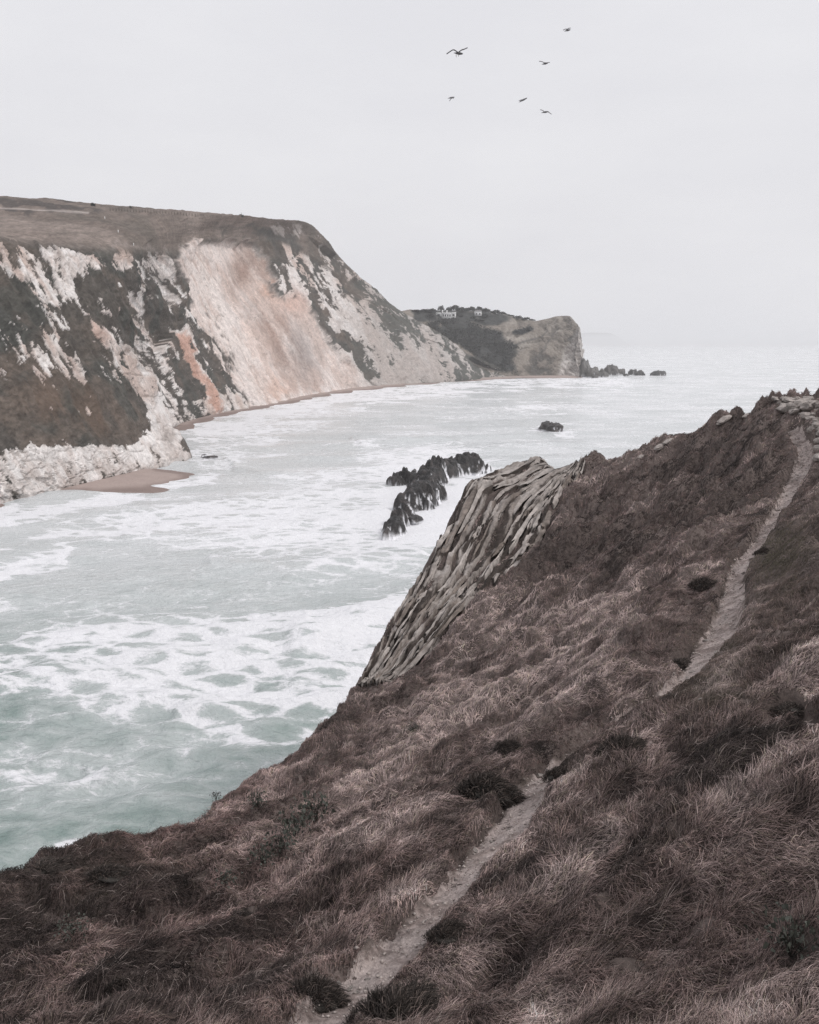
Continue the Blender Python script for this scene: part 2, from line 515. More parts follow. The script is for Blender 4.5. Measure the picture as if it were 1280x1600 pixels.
def build_cliff():
    rows = []
    for s in CL:
        b = on_level(*s[0][:2], 0.3)
        yb = b[1]
        pts = [b + np.array([0.6 if s[0][0] > 100 else 0.3, -3.0, -4.0]), b]
        for (px, py, dy) in s[1:]:
            pts.append(at(px, py, yb + dy))
        top = pts[-1]
        back = top + np.array([-0.35 * 40, 90.0, -14.0])
        pts.append(back)
        pts.append(back + np.array([-30.0, 160.0, -60.0]))
        rows.append(np.array(pts))
    C = np.array(rows)                        # section, row, xyz
    ncol = 860
    tc_ = np.linspace(0, len(C) - 1, ncol)
    C1 = catmull(C, tc_)                      # ncol, 9, 3
    seg = [4, 76, 104, 104, 44, 34, 8, 4]
    tr = np.concatenate([k + np.arange(n) / n for k, n in enumerate(seg)] + [np.array([len(seg)])])
    P = catmull(np.swapaxes(C1, 0, 1), tr)    # row, col, xyz
    T = np.broadcast_to(tr[:, None], P.shape[:2])
    px, py = project(P)
    N = -grid_normals(P)
    N = np.where(N[..., 2:3] < -0.2, -N, N)
    U = np.cumsum(np.linalg.norm(np.diff(P[1], axis=0, prepend=P[1][:1]), axis=1))[None, :] * np.ones((P.shape[0], 1))
    V = P[..., 2]
    a, bb = (px - 0.55 * py) * 0.30, -py * 0.30
    x, y, z = P[..., 0], P[..., 1], P[..., 2]
    face = sstep(0.6, 1.2, T) * (1 - sstep(3.85, 4.15, T))
    right = sstep(520, 620, px)
    face = np.maximum(face, sstep(4.0, 4.1, T) * sstep(470, 520, px) * (1 - sstep(5.6, 6.2, T)))
    wob = fbm(x / 20, y / 20, z / 20, oct=4, seed=5)
    wx = px + 8 * wob + 5 * fbm(px / 14, py / 14, oct=4, gain=0.6, seed=55)
    wy = py + 9 * fbm(x / 18, y / 22, z / 14, oct=4, seed=6) + 5 * fbm(px / 14, py / 14, oct=4, gain=0.6, seed=56)
    streak = fbm(a / 8, bb / 36, oct=5, gain=0.6, seed=61)
    kd = np.clip(np.linalg.norm(P, axis=-1) / 300, 0.7, 2.4)
    fine = fbm(a / 3.0, bb / 8.5, oct=5, gain=0.64, seed=62)
    mid = fbm(x / 16, y / 22, z / 12, oct=4, seed=63)
    def inside(poly, soft=6):
        return sstep(-soft, soft, poly_sd(wx, wy, poly))
    # how bare the ground is
    slip = inside([(266, 402), (290, 378), (345, 371), (398, 379), (424, 412), (436, 452), (470, 470), (486, 492), (508, 520), (540, 560), (594, 606), (500, 622), (430, 640), (392, 646), (384, 612), (362, 580), (345, 556), (322, 512), (296, 455)], 4)
    wv = 1.6 * fbm(a / 3, bb / 3, oct=4, gain=0.6, seed=65)
    shard = 1.3 * ridged((a + wv) / 3.4, (bb - wv) / 9.0, oct=5, gain=0.62, seed=64) - 0.35
    cl_ = np.minimum(np.abs(noise((a + wv) / 4.2, bb / 9.0, seed=66)), np.abs(noise((a - 0.8 * bb + wv) / 6, (bb + wv) / 9.0, seed=67)))
    groove_ = np.exp(-(cl_ / 0.05) ** 2)
    bare = -0.58 + 0.85 * streak + 0.70 * fine + 0.15 * mid + 0.70 * shard
    def add(poly, w, soft=8):
        nonlocal bare
        bare = bare + w * inside(poly, soft)
    add([(25, 385), (60, 378), (105, 392), (118, 430), (112, 478), (70, 478), (30, 440)], 0.95)
    add([(-10, 400), (30, 400), (40, 450), (-10, 440)], 0.35)
    add([(84, 392), (130, 392), (205, 402), (204, 424), (170, 428), (130, 420), (110, 440)], 0.95)
    add([(216, 400), (262, 402), (276, 452), (292, 492), (262, 478), (244, 440), (222, 428)], 1.25)
    add([(196, 440), (230, 455), (240, 480), (224, 492), (206, 466)], 0.9)
    add([(176, 462), (192, 478), (186, 500), (174, 484)], 0.8)
    add([(128, 500), (150, 505), (186, 540), (180, 560), (150, 535)], 0.75)
    add([(76, 490), (110, 500), (118, 530), (90, 520)], 0.6)
    add([(48, 530), (90, 522), (128, 570), (130, 600), (80, 592), (52, 566)], 0.75)
    add([(120, 560), (172, 562), (200, 590), (150, 612)], 0.55)
    add([(-20, 560), (40, 550), (40, 580), (-20, 600)], 0.45)
    add([(196, 540), (236, 512), (250, 545), (246, 580), (228, 610), (204, 580)], 0.95)
    add([(228, 614), (246, 612), (272, 662), (300, 714), (280, 720), (252, 680), (234, 648)], 1.5, 4)
    add([(-30, 806), (-30, 716), (20, 708), (70, 700), (120, 706), (160, 694), (210, 690), (246, 672), (300, 712), (240, 736), (150, 760), (60, 776)], 1.45, 7)
    add([(60, 700), (130, 680), (240, 660), (240, 690), (60, 716)], 0.35, 8)
    add([(252, 560), (270, 600), (282, 628), (330, 622), (360, 600), (402, 634), (340, 650), (270, 672), (262, 640), (244, 590)], 0.95, 5)
    add([(270, 515), (292, 512), (312, 560), (340, 600), (352, 640), (330, 650), (316, 600), (290, 560)], 1.5, 3)
    add([(296, 490), (318, 500), (318, 520), (300, 512)], 0.7)
    add([(296, 466), (322, 506), (352, 566), (384, 604), (392, 632), (370, 600), (340, 560), (310, 520)], -0.55, 3)
    add([(432, 408), (466, 402), (474, 440), (456, 462), (442, 446)], 0.85)
    add([(452, 448), (478, 440), (486, 470), (480, 492), (446, 490)], 1.3, 4)
    add([(440, 352), (490, 356), (520, 400), (560, 480), (556, 520), (520, 500), (500, 440), (470, 380)], 0.55)
    add([(510, 470), (556, 470), (562, 510), (550, 530), (520, 500)], 0.75)
    add([(495, 500), (540, 545), (580, 584), (620, 606), (560, 612), (530, 560)], 0.95, 4)
    add([(520, 505), (548, 536), (604, 590), (588, 590), (540, 548)], -1.0, 4)
    add([(560, 500), (600, 520), (680, 570), (700, 600), (600, 606), (570, 560)], 0.7)
    add([(600, 560), (700, 590), (690, 600), (600, 606)], 0.4)
    add([(555, 430), (600, 470), (640, 510), (600, 500), (566, 470)], -0.3)
    add([(-30, 600), (150, 610), (230, 640), (236, 672), (150, 690), (60, 690), (-30, 700)], -0.6, 10)
    add([(120, 430), (180, 440), (220, 500), (280, 500), (300, 560), (250, 520), (180, 480), (130, 470)], -0.35, 10)
    bare = bare + 0.16 * sstep(500, 600, px) + 0.10 * sstep(620, 700, px)
    far_ = sstep(470, 580, px)
    bare = bare + far_ * (0.14 + 0.85 * (ridged((a + wv) / 2.2, (bb - wv) / 3.4, oct=4, gain=0.65, seed=68) - 0.1) - 0.35 * streak)
    bareM = sstep(-0.06, 0.10, bare)
    bareM = np.maximum(bareM, slip * sstep(-1.5, -0.9, fine + 0.5 * streak - 0.9 * np.exp(-((wx - 355 - (wy - 540) * 0.55) / 22) ** 2) * sstep(480, 520, wy)))
    bareM = bareM * np.maximum(face, slip)
    face = np.maximum(face, slip * sstep(3.0, 3.5, T) * (1 - sstep(4.4, 4.6, T)))
    # displacement
    rough = ridged(x / 9, y / 14, z / 10, oct=5, seed=71)
    gully = ridged(a / 22, bb / 150, oct=4, seed=72) + 0.35 * ridged(a / 7, bb / 60, oct=3, seed=73)
    amp = face * (1 - 0.78 * slip)
    foot = face * (1 - sstep(1.8, 2.4, T)) * (1 - sstep(240, 320, px))
    crack = ridged(a / 7, bb / 18, oct=4, seed=75)
    sc = np.clip(np.linalg.norm(P[..., :2], axis=-1) / 420, 0.7, 1.6)
    D = amp * (1 - 0.85 * foot) * (3.4 * (gully - 0.2) * sc + 1.4 * mid + 0.2 * fine * kd) * sstep(0.9, 1.3, T)
    D += amp * bareM * ((0.25 * rough + 0.2 * shard) * (1 - 0.6 * foot) + 0.1 - 0.7 * groove_) + amp * (1 - foot) * 0.25 * shard * kd
    fc = np.abs(noise((px - 0.35 * py + 6 * wv) / 11, (py + 0.3 * px) / 34, seed=69)); fc = np.minimum(fc, np.abs(noise((px + 0.9 * py + 5 * wv) / 26, (py - 0.8 * px) / 20, seed=70)) * 1.4)
    slit = np.exp(-(fc / 0.055) ** 2) * sstep(-0.6, 0.3, noise(px / 30, py / 20, seed=74))
    D += foot * (0.35 * fbm((px - 0.35 * py) / 16, (py + 0.3 * px) / 60, oct=4, seed=76) - 0.5 * slit)
    D += face * slip * (-0.6 * np.exp(-(np.abs(noise((a + 0.5 * wv) / 1.7, bb / 26, seed=93)) / 0.12) ** 2) + 0.9 * fbm(a / 5, bb / 16, oct=5, gain=0.6, seed=77) - 2.5 - 3.5 * blob(px, py, 395, 425, 45, 55) - 2.5 * np.exp(-((wx - 430 - (wy - 520) * 0.5) / 22) ** 2) + 0.8 * fine)
    D += (1 - face) * 0.5 * fbm(x / 12, y / 12, oct=4, seed=78)
    D += sstep(5.6, 5.9, T) * (1 - right) * 0.6 * fbm(x / 6, y / 6, oct=4, seed=79)
    D *= 1 - 0.8 * sstep(5.7, 6.05, T)
    P = P + N * D[..., None]
    # colour
    c = np.empty(P.shape); c[:] = (0.090, 0.080, 0.071)
    c = mixc(c, (0.145, 0.116, 0.097), 0.75 * sstep(-0.2, 0.6, fbm(x / 14, y / 18, z / 10, oct=4, seed=81)))
    c = mixc(c, (0.068, 0.072, 0.066), 0.7 * sstep(0.0, 0.5, fbm(x / 9, y / 12, z / 9, oct=4, seed=82)))
    mott = fbm(px / 7, py / 5, oct=4, gain=0.65, seed=83)
    c = c * (1 + 0.38 * np.clip(mott, -0.9, 0.9))[..., None]
    brown = inside([(10, 590), (120, 600), (200, 650), (160, 690), (60, 660)], 26)
    c = mixc(c, (0.150, 0.105, 0.080), 0.65 * brown * sstep(-0.4, 0.5, streak))
    c = mixc(c, (0.10, 0.104, 0.094), 0.75 * right)
    stone = np.empty(P.shape); stone[:] = (0.66, 0.60, 0.57)
    stone = mixc(stone, (0.76, 0.72, 0.70), sstep(-0.1, 0.7, fine))
    stone = mixc(stone, (0.50, 0.375, 0.320), 0.7 * sstep(0.0, 0.6, streak + 0.4 * mid) * (1 - 0.7 * foot))
    stone = mixc(stone, (0.40, 0.345, 0.315), 0.5 * sstep(0.2, 0.8, -fine))
    slipc = np.empty(P.shape); slipc[:] = (0.64, 0.525, 0.475)
    slipc = mixc(slipc, (0.73, 0.650, 0.615), sstep(-0.3, 0.5, fbm(a / 7, bb / 20, oct=5, gain=0.65, seed=91)))
    br = np.clip(blob(wx, wy, 402, 420, 40, 42, 0.6) * 1.1 + np.exp(-((wx - 452 - (wy - 540) * 0.52) / 30) ** 2) * sstep(455, 500, wy) * (1 - 0.5 * sstep(580, 620, wy)), 0, 1)
    slipc = mixc(slipc, (0.36, 0.255, 0.215), 0.95 * br * sstep(-0.7, 0.4, fbm(a / 4, bb / 14, oct=5, gain=0.6, seed=92)))
    lines = np.abs(noise((a + 0.5 * wv) / 1.7 , bb / 26, seed=93)); lines2 = fbm(a / 1.3, bb / 11, oct=4, gain=0.6, seed=94)
    slipc = mixc(slipc, (0.36, 0.27, 0.23), (0.25 + 0.5 * br) * np.exp(-(lines / 0.10) ** 2) * sstep(-0.4, 0.4, lines2))
    slipc = slipc * (1 + 0.16 * np.clip(lines2, -1, 1))[..., None]
    slipc = mixc(slipc, (0.79, 0.735, 0.71), 0.8 * sstep(-34, -4, wy - np.interp(wx, [380, 430, 500, 600], [640, 632, 617, 604])) * sstep(-0.3, 0.4, fine))
    slipc = mixc(slipc, (0.76, 0.69, 0.655), 0.75 * inside([(268, 402), (296, 380), (318, 384), (352, 450), (392, 530), (424, 600), (420, 640), (392, 640), (340, 545), (298, 455)], 7) * sstep(-0.6, 0.2, lines2))
    slipc = mixc(slipc, (0.30, 0.265, 0.255), 0.75 * blob(wx, wy, 480, 545, 22, 45, -0.35))
    slipc = mixc(slipc, (0.56, 0.35, 0.26), 0.6 * blob(wx, wy, 432, 448, 16, 16) + 0.5 * blob(wx, wy, 445, 605, 26, 16))
    stone = mixc(stone, (1, 1, 1), 0 * slip) * (1 - slip[..., None]) + slipc * slip[..., None]
    stone = mixc(stone, (0.34, 0.285, 0.255), 0.35 * groove_ * (1 - 0.5 * slip) * (1 - foot))
    stone = mixc(stone, (0.20, 0.17, 0.155), 0.75 * slit * foot)
    stone = mixc(stone, (0.80, 0.765, 0.745), 0.6 * foot * sstep(-0.3, 0.4, fine))
    stone = mixc(stone, (0.20, 0.16, 0.14), 0.6 * slip * sstep(0.45, 0.75, shard))
    orange = inside([(272, 520), (288, 518), (306, 560), (330, 600), (346, 644), (332, 648), (314, 600), (290, 560)], 4)
    stone = mixc(stone, (0.50, 0.275, 0.200), 0.8 * orange)
    stone = mixc(stone, (0.55, 0.34, 0.27), 0.55 * blob(wx, wy, 184, 482, 12, 18) + 0.45 * blob(wx, wy, 460, 470, 20, 22) + 0.4 * blob(wx, wy, 150, 515, 22, 30) + 0.4 * blob(wx, wy, 165, 405, 30, 14))
    stone = mixc(stone, (0.40, 0.365, 0.345), 0.6 * sstep(520, 600, wx) + 0.2 * sstep(440, 520, wx) * (1 - slip))
    c = c * (1 - bareM[..., None]) + stone * bareM[..., None]
    # meadow on the top
    g = np.empty(P.shape); g[:] = (0.185, 0.150, 0.130)
    g = mixc(g, (0.255, 0.210, 0.185), sstep(-0.2, 0.6, fbm(x / 60, y / 60, oct=4, seed=101)))
    g = mixc(g, (0.130, 0.112, 0.096), 0.7 * sstep(0.0, 0.7, fbm(x / 22, y / 50, oct=4, seed=102)))
    g = g * (1 + 0.28 * np.clip(fbm(px / 9, py / 2.2, oct=4, gain=0.65, seed=103), -1, 1))[..., None]
    g = mixc(g, (0.085, 0.080, 0.072), 0.85 * np.exp(-(line_d(wx, wy, [(330, 352), (362, 352), (300, 388), (270, 392)]) / 6) ** 2) * sstep(-0.5, 0.4, mid))
    g = mixc(g, (0.085, 0.084, 0.078), 0.9 * inside([(380, 352), (430, 362), (466, 372), (478, 400), (450, 410), (420, 385)], 7))
    hedge = inside([(-40, 311), (80, 316), (160, 323), (168, 328), (120, 330), (-40, 324)], 2)
    g = mixc(g, (0.075, 0.066, 0.062), 0.85 * hedge)
    g = mixc(g, (0.50, 0.44, 0.41), 0.8 * np.exp(-(line_d(px, py, [(-60, 320), (0, 325), (70, 328), (138, 333)]) / 1.3) ** 2))
    g = mixc(g, (0.34, 0.29, 0.265), 0.5 * np.exp(-(line_d(wx, wy, [(290, 395), (220, 392), (140, 384), (40, 378)]) / 3.0) ** 2))
    g = mixc(g, (0.50, 0.45, 0.425), 0.9 * sstep(0.1, 0.4, fine) * inside([(410, 352), (470, 356), (490, 380), (470, 378), (430, 366)], 5))
    top = (1 - face) * sstep(3.0, 3.6, T)
    c = c * (1 - top[..., None]) + g * top[..., None]
    M = mesh_np('chalk_cliff', P.reshape(-1, 3), grid_faces(*P.shape[:2]), M_CLIFF, c.reshape(-1, 3))
    tag(link(bpy.data.objects.new('chalk_cliff', M)), 'white and pink chalk cliff with dark scrub and brown meadow on top', 'cliff', kind='structure')
    return P, px, py

CLIFF_P, CLIFF_PX, CLIFF_PY = build_cliff()

def cliff_point(px, py):
    cx, cy = project(CLIFF_P)
    d = (cx - px) ** 2 + (cy - py) ** 2
    i = np.unravel_index(np.argmin(d), d.shape)
    return Vector(CLIFF_P[i])

# ------------------------------------------------------------------ far headland
HD = [  # px of column, rows py from base to skyline, metres back at each row
    (560, 596, 560, 540, 515, 498, (20, 45, 80, 130)),
    (610, 595, 560, 535, 510, 491, (20, 45, 80, 130)),
    (640, 594, 560, 533, 508, 484, (20, 45, 80, 130)),
    (670, 593, 560, 532, 506, 485, (20, 45, 80, 130)),
    (700, 592, 560, 532, 506, 485, (20, 45, 80, 130)),
    (740, 591, 562, 534, 508, 486, (20, 45, 80, 125)),
    (780, 590, 562, 536, 512, 491, (18, 42, 75, 115)),
    (815, 589.5, 562, 538, 516, 497, (14, 34, 60, 95)),
    (836, 589, 562, 538, 518, 502, (11, 26, 46, 74)),
    (858, 588.8, 561, 536, 515, 498, (9, 20, 36, 60)),
    (876, 588.5, 560, 533, 510, 493, (6, 14, 26, 48)),
    (890, 588.5, 560, 534, 511, 494, (4, 9, 17, 34)),
    (900, 588.5, 560, 536, 516, 503, (3, 6, 12, 24)),
    (906, 588.5, 562, 540, 524, 513, (3, 6, 10, 18)),
    (909, 587.5, 566, 550, 540, 532, (6, 10, 14, 20)),
    (909, 585, 570, 560, 552, 546, (8, 12, 16, 20)),
]

def build_headland():
    rows = []
    for k, s in enumerate(HD):
        b = on_level(s[0], s[1], 0.3)
        if k == 14: b = b + np.array([2.0, 30, 0])
        if k == 15: b = b + np.array([6.0, 90, 0])
        yb = b[1]
        pts = [b + np.array([0, -4, -4.0]), b]
        for py, dy in zip(s[2:6], s[6]):
            pts.append(at(s[0], py, yb + dy))
        top = pts[-1]
        pts.append(top + np.array([-4.0, 50, -6.0])); pts.append(top + np.array([-10.0, 130, -45.0]))
        rows.append(np.array(pts))
    C = np.array(rows)
    C1 = catmull(C, np.linspace(0, len(C) - 1, 460))
    seg = [3, 50, 50, 50, 46, 14, 5]
    tr = np.concatenate([k + np.arange(n) / n for k, n in enumerate(seg)] + [np.array([len(seg)])])
    P = catmull(np.swapaxes(C1, 0, 1), tr)
    px, py = project(P)
    N = -grid_normals(P)
    x, y, z = P[..., 0], P[..., 1], P[..., 2]
    T = np.broadcast_to(tr[:, None], P.shape[:2])
    a = fbm(x / 30, y / 40, z / 20, oct=5, seed=201)
    fine = fbm(x / 8, y / 16, z / 7, oct=5, gain=0.6, seed=202)
    wx, wy = px + 6 * a + 3 * fine, py + 4 * fbm(x / 26, y / 40, z / 16, oct=4, seed=203) + 2 * fine
    def inside(poly, soft=4): return sstep(-soft, soft, poly_sd(wx, wy, poly))
    ends = sstep(872, 895, px)
    rid = ridged((x + 0.9 * z) / 16, (z - 0.4 * x) / 30, y / 60, oct=4, seed=204)
    D = (2.8 * a + 2.0 * fine + 2.6 * rid * (0.45 + ends)) * sstep(0.8, 1.4, T) * (1 - 0.75 * sstep(4.6, 5.0, T))
    P = P + N * D[..., None]
    c = np.empty(P.shape); c[:] = (0.225, 0.196, 0.168)
    c = mixc(c, (0.31, 0.278, 0.246), sstep(-0.1, 0.6, a))
    c = mixc(c, (0.120, 0.105, 0.090), 0.8 * sstep(0.0, 0.5, fine + 0.3 * rid - 0.1))
    scrub = np.maximum.reduce([
        inside([(664, 500), (700, 500), (742, 503), (752, 512), (786, 520), (800, 536), (812, 545), (800, 560), (806, 588), (780, 580), (740, 556), (700, 530), (676, 515)], 4),
        inside([(640, 484), (700, 481), (770, 486), (800, 497), (778, 508), (740, 506), (690, 502), (655, 500)], 3),
        inside([(802, 518), (826, 511), (832, 515), (815, 524), (804, 522)], 1.5),
        0.6 * inside([(822, 590), (834, 560), (846, 550), (862, 562), (860, 590)], 9) * sstep(-0.5, 0.5, fine),
        0.7 * inside([(884, 530), (898, 515), (904, 520), (892, 540)], 3),
        0.8 * inside([(885, 590), (892, 578), (908, 575), (910, 592)], 2)])
    scrub = np.clip(scrub * sstep(-0.75, -0.1, fine + 0.3 + 0.4 * a) + 0.0, 0, 1)
    c = mixc(c, (0.048, 0.050, 0.048), scrub)
    stone = np.empty(P.shape); stone[:] = (0.52, 0.485, 0.46)
    stone = mixc(stone, (0.27, 0.24, 0.22), sstep(0.0, 0.7, fine + 0.5 * rid))
    bare = inside([(868, 590), (880, 555), (892, 530), (902, 512), (915, 520), (915, 590), (888, 592)], 5) * sstep(-0.7, 0.0, fine + 0.45)
    c = c * (1 - bare[..., None]) + stone * bare[..., None]
    c = mixc(c, (0.09, 0.085, 0.08), 0.75 * np.exp(-(line_d(wx, wy, [(795, 540), (820, 532), (846, 528), (856, 516)]) / 1.3) ** 2))
    c = mixc(c, (0.09, 0.085, 0.08), 0.6 * np.exp(-(line_d(wx, wy, [(834, 560), (850, 545), (868, 520)]) / 1.6) ** 2))
    c = mixc(c, (0.09, 0.085, 0.08), 0.7 * sstep(586, 589, py) * sstep(770, 800, px) * sstep(-0.4, 0.3, fine))
    M = mesh_np('headland', P.reshape(-1, 3), grid_faces(*P.shape[:2]), M_HEAD, c.reshape(-1, 3))
    tag(link(bpy.data.objects.new('headland', M)), 'brown grassy headland with dark scrub ending in a pale sheer face', 'headland', kind='structure')
    return P

HEAD_P = build_headland()
HEAD_XY = project(HEAD_P)

def head_point(px, py):
    d = (HEAD_XY[0] - px) ** 2 + (HEAD_XY[1] - py) ** 2
    d[230:] += 1e6
    i = np.unravel_index(np.argmin(d), d.shape)
    return Vector(HEAD_P[i])

def build_far_land():
    xs = np.linspace(880, 985, 70)
    Y = 20500.0
    prof = np.interp(xs, [880, 900, 915, 935, 955, 963, 972, 985], [528, 521, 520.5, 520, 521, 524, 530, 540])
    rows = []
    for k in range(7):
        t = k / 6
        py = 541 + (prof - 541) * math.sin(min(t * 1.25, 1) * math.pi / 2)
        p = at(xs, py, Y + 900 * t)
        p[:, 2] = np.maximum(p[:, 2], -3) + 9 * fbm(xs / 9, np.full_like(xs, t * 4), oct=3, seed=300)
        if k == 0: p[:, 2] = -4
        rows.append(p)
    P = np.array(rows)
    c = np.empty(P.shape); c[:] = (0.13, 0.12, 0.11)
    M = mesh_np('far_headland', P.reshape(-1, 3), grid_faces(*P.shape[:2]), M_HEAD, c.reshape(-1, 3))
    tag(link(bpy.data.objects.new('far_headland', M)), 'faint grey headland on the horizon beyond the near headland', 'headland', kind='structure')

build_far_land()

# ------------------------------------------------------------------ beaches
def build_beach(poly, label, n=(220, 60), hmax=1.1, rate=0.11):
    poly = np.array(poly, float)
    W = on_level(poly[:, 0], poly[:, 1], 0.2)
    x0, x1 = poly[:, 0].min() - 6, poly[:, 0].max() + 6
    y0, y1 = poly[:, 1].min() - 3, poly[:, 1].max() + 3
    gx, gy = np.meshgrid(np.linspace(x0, x1, n[0]), np.linspace(y1, y0, n[1]))
    P = on_level(gx, gy, 0.2)
    sd = poly_sd(P[..., 0], P[..., 1], W[:, :2])
    z = np.clip(rate * sd, -1.0, hmax) + 0.15 + 0.12 * fbm(P[..., 0] / 8, P[..., 1] / 10, oct=3, seed=400)
    P[..., 2] = z
    keep = sd > -9
    f = grid_faces(*gx.shape, keep=keep)
    c = np.empty(P.shape); c[:] = (0.37, 0.295, 0.268)
    c = mixc(c, (0.24, 0.185, 0.166), 1 - sstep(0.2, 0.75, z + 0.2 * fbm(P[..., 0] / 6, P[..., 1] / 8, oct=3, seed=402)))
    V, f, cc = compact(P.reshape(-1, 3), f, c.reshape(-1, 3))
    M = mesh_np('beach', V, f, M_BEACH, cc)
    tag(link(bpy.data.objects.new('beach', M)), label, 'beach', kind='structure')

build_beach([(-60, 800), (10, 778), (40, 772), (80, 771), (160, 768.5), (230, 765), (275, 756), (298, 747), (296, 741), (262, 737), (228, 728), (150, 745), (60, 766), (-60, 790)], 'small wet sand cove at the foot of the white cliff')
build_beach([(268, 676), (276, 660), (345, 640), (430, 627), (500, 612), (600, 600), (700, 594), (800, 587), (908, 586), (908, 590.5), (800, 591.3), (730, 595), (640, 601.8), (560, 610), (500, 619), (450, 630), (400, 638), (350, 648), (300, 664)], 'long strip of brown sand below the chalk cliff', (500, 120), 1.6, 0.10)

# ------------------------------------------------------------------ near hillside
CTRL = [  # px, py, metres ahead
    (0, 1600, 11.5), (320, 1600, 10.5), (640, 1600, 9.3), (960, 1600, 8.0), (1280, 1600, 6.6),
    (0, 1450, 16), (320, 1450, 14.5), (640, 1450, 12.6), (960, 1450, 10.4), (1280, 1450, 8.4),
    (480, 1300, 20), (640, 1300, 17.6), (960, 1300, 13.4), (1280, 1300, 10.9),
    (640, 1150, 28), (800, 1150, 24), (960, 1150, 20), (1280, 1150, 14.6),
    (690, 1010, 42), (800, 1000, 37), (960, 1000, 30), (1120, 1000, 25), (1280, 1000, 20),
    (760, 930, 46.5), (960, 900, 39), (1150, 900, 31), (1280, 900, 26),
    (870, 820, 55), (1000, 800, 50), (1200, 800, 38.5), (1280, 800, 34),
    (915, 748, 61.5), (1100, 740, 51), (1240, 740, 43),
    (1130, 680, 54), (1250, 665, 47.5), (1500, 900, 22), (1500, 1200, 11), (1600, 740, 36),
]
EDGE_PX = [(-700, 1700, 13), (-350, 1530, 15), (-150, 1440, 16.4), (0, 1376, 18.2), (50, 1352, 19.2), (110, 1340, 20.2), (200, 1331, 21.6), (280, 1292, 24), (400, 1222, 28), (480, 1166, 31.5), (530, 1118, 36), (560, 1078, 42),
           (600, 1010, 46), (640, 940, 51), (690, 850, 57), (720, 792, 60), (742, 757, 62), (780, 748, 63), (830, 732, 64.5), (875, 736, 64), (920, 734, 64),
           (1000, 714, 60), (1070, 682, 58), (1130, 656, 57), (1180, 641, 55.5), (1220, 632, 55), (1280, 625, 56), (1400, 612, 60), (1800, 600, 66)]
OUT_IN = [(915, 745, 62), (885, 790, 58.5), (850, 850, 54), (800, 905, 50), (760, 950, 46.5), (700, 1000, 43.5), (650, 1045, 42), (600, 1075, 41)]

def tps_fit(pts, zv, lam=0.02):
    n = len(pts)
    d = np.linalg.norm(pts[:, None] - pts[None], axis=-1)
    K = np.where(d > 0, d * d * np.log(d + 1e-12), 0) + lam * np.eye(n) * 10
    A = np.zeros((n + 3, n + 3)); A[:n, :n] = K; A[:n, n] = 1; A[:n, n + 1:] = pts; A[n, :n] = 1; A[n + 1:, :n] = pts.T
    return np.linalg.solve(A, np.concatenate([zv, np.zeros(3)]))

def tps_eval(w, pts, x, y):
    s = w[len(pts)] + w[len(pts) + 1] * x + w[len(pts) + 2] * y
    for i, (a, b) in enumerate(pts):
        q = (x - a) ** 2 + (y - b) ** 2
        s = s + w[i] * 0.5 * q * np.log(q + 1e-12)
    return s

C3 = np.array([at(*c) for c in CTRL] + [at(*c) for c in EDGE_PX] + [at(*c) for c in OUT_IN[1:]])
EXTRA = np.array([(0, 0, CAM_H - 1.7), (4, 1, CAM_H - 1.7), (10, 4, CAM_H - 2.4), (-4, 2, CAM_H - 4.0), (-9, 6, CAM_H - 8.2), (8, -8, CAM_H + 1.0), (-8, -8, CAM_H - 4.5), (25, 8, CAM_H - 1.5), (40, 30, CAM_H - 1.0), (-16, 0, CAM_H - 9.5), (1.2, 4.5, CAM_H - 4.9)])
C3 = np.concatenate([C3, EXTRA])
TPS = tps_fit(C3[:, :2], C3[:, 2])
EDGE_W = np.array([at(*c) for c in EDGE_PX])
LAND_POLY = np.concatenate([EDGE_W[:, :2], [(90, 30), (60, -40), (-40, -40), (-30, 0)]])

PATH_PX = [(430, 1660, 48), (480, 1600, 47), (525, 1560, 46), (575, 1515, 44), (620, 1465, 38), (665, 1425, 36), (700, 1385, 30), (735, 1345, 27), (765, 1315, 34), (795, 1280, 30), (820, 1245, 26), (826, 1220, 26), (850, 1203, 26),
           (885, 1178, 22), (930, 1146, 20), (985, 1112, 20), (1030, 1085, 18), (1072, 1058, 20), (1092, 1030, 20), (1115, 995, 26), (1135, 965, 22), (1143, 935, 17), (1148, 905, 12), (1160, 868, 12), (1188, 838, 10), (1205, 810, 9),
           (1222, 785, 10), (1240, 752, 11), (1256, 720, 11), (1260, 700, 9), (1250, 682, 8), (1238, 664, 7)]

AZ = np.radians(np.concatenate([np.linspace(-100, -33, 40), np.linspace(-32, 32, 620), np.linspace(33, 100, 40)]))
LR = np.linspace(math.log(1.2), math.log(110.0), 620)
_R, _A = np.meshgrid(np.exp(LR), AZ, indexing='ij')
HX, HY = _R * np.sin(_A), _R * np.cos(_A)
H0 = tps_eval(TPS, C3[:, :2], HX, HY)
ED = poly_sd(HX, HY, LAND_POLY)
_far = -line_d(HX, HY, EDGE_W[:, :2])
ED = np.where(ED > 0, -_far, _far)                       # metres inside the cliff edge
GPX, GPY = project(np.stack([HX, HY, H0], -1))

def _gidx(x, y):
    r = np.sqrt(x * x + y * y); a = np.arctan2(x, y)
    fi = np.interp(np.log(np.maximum(r, 1.2)), LR, np.arange(len(LR)))
    fj = np.interp(a, AZ, np.arange(len(AZ)))
    return fi, fj

def gsample(G, x, y):
    fi, fj = _gidx(np.asarray(x, float), np.asarray(y, float))
    i = np.clip(fi.astype(int), 0, G.shape[0] - 2); j = np.clip(fj.astype(int), 0, G.shape[1] - 2)
    u, v = fi - i, fj - j
    return G[i, j] * (1 - u) * (1 - v) + G[i + 1, j] * u * (1 - v) + G[i, j + 1] * (1 - u) * v + G[i + 1, j + 1] * u * v

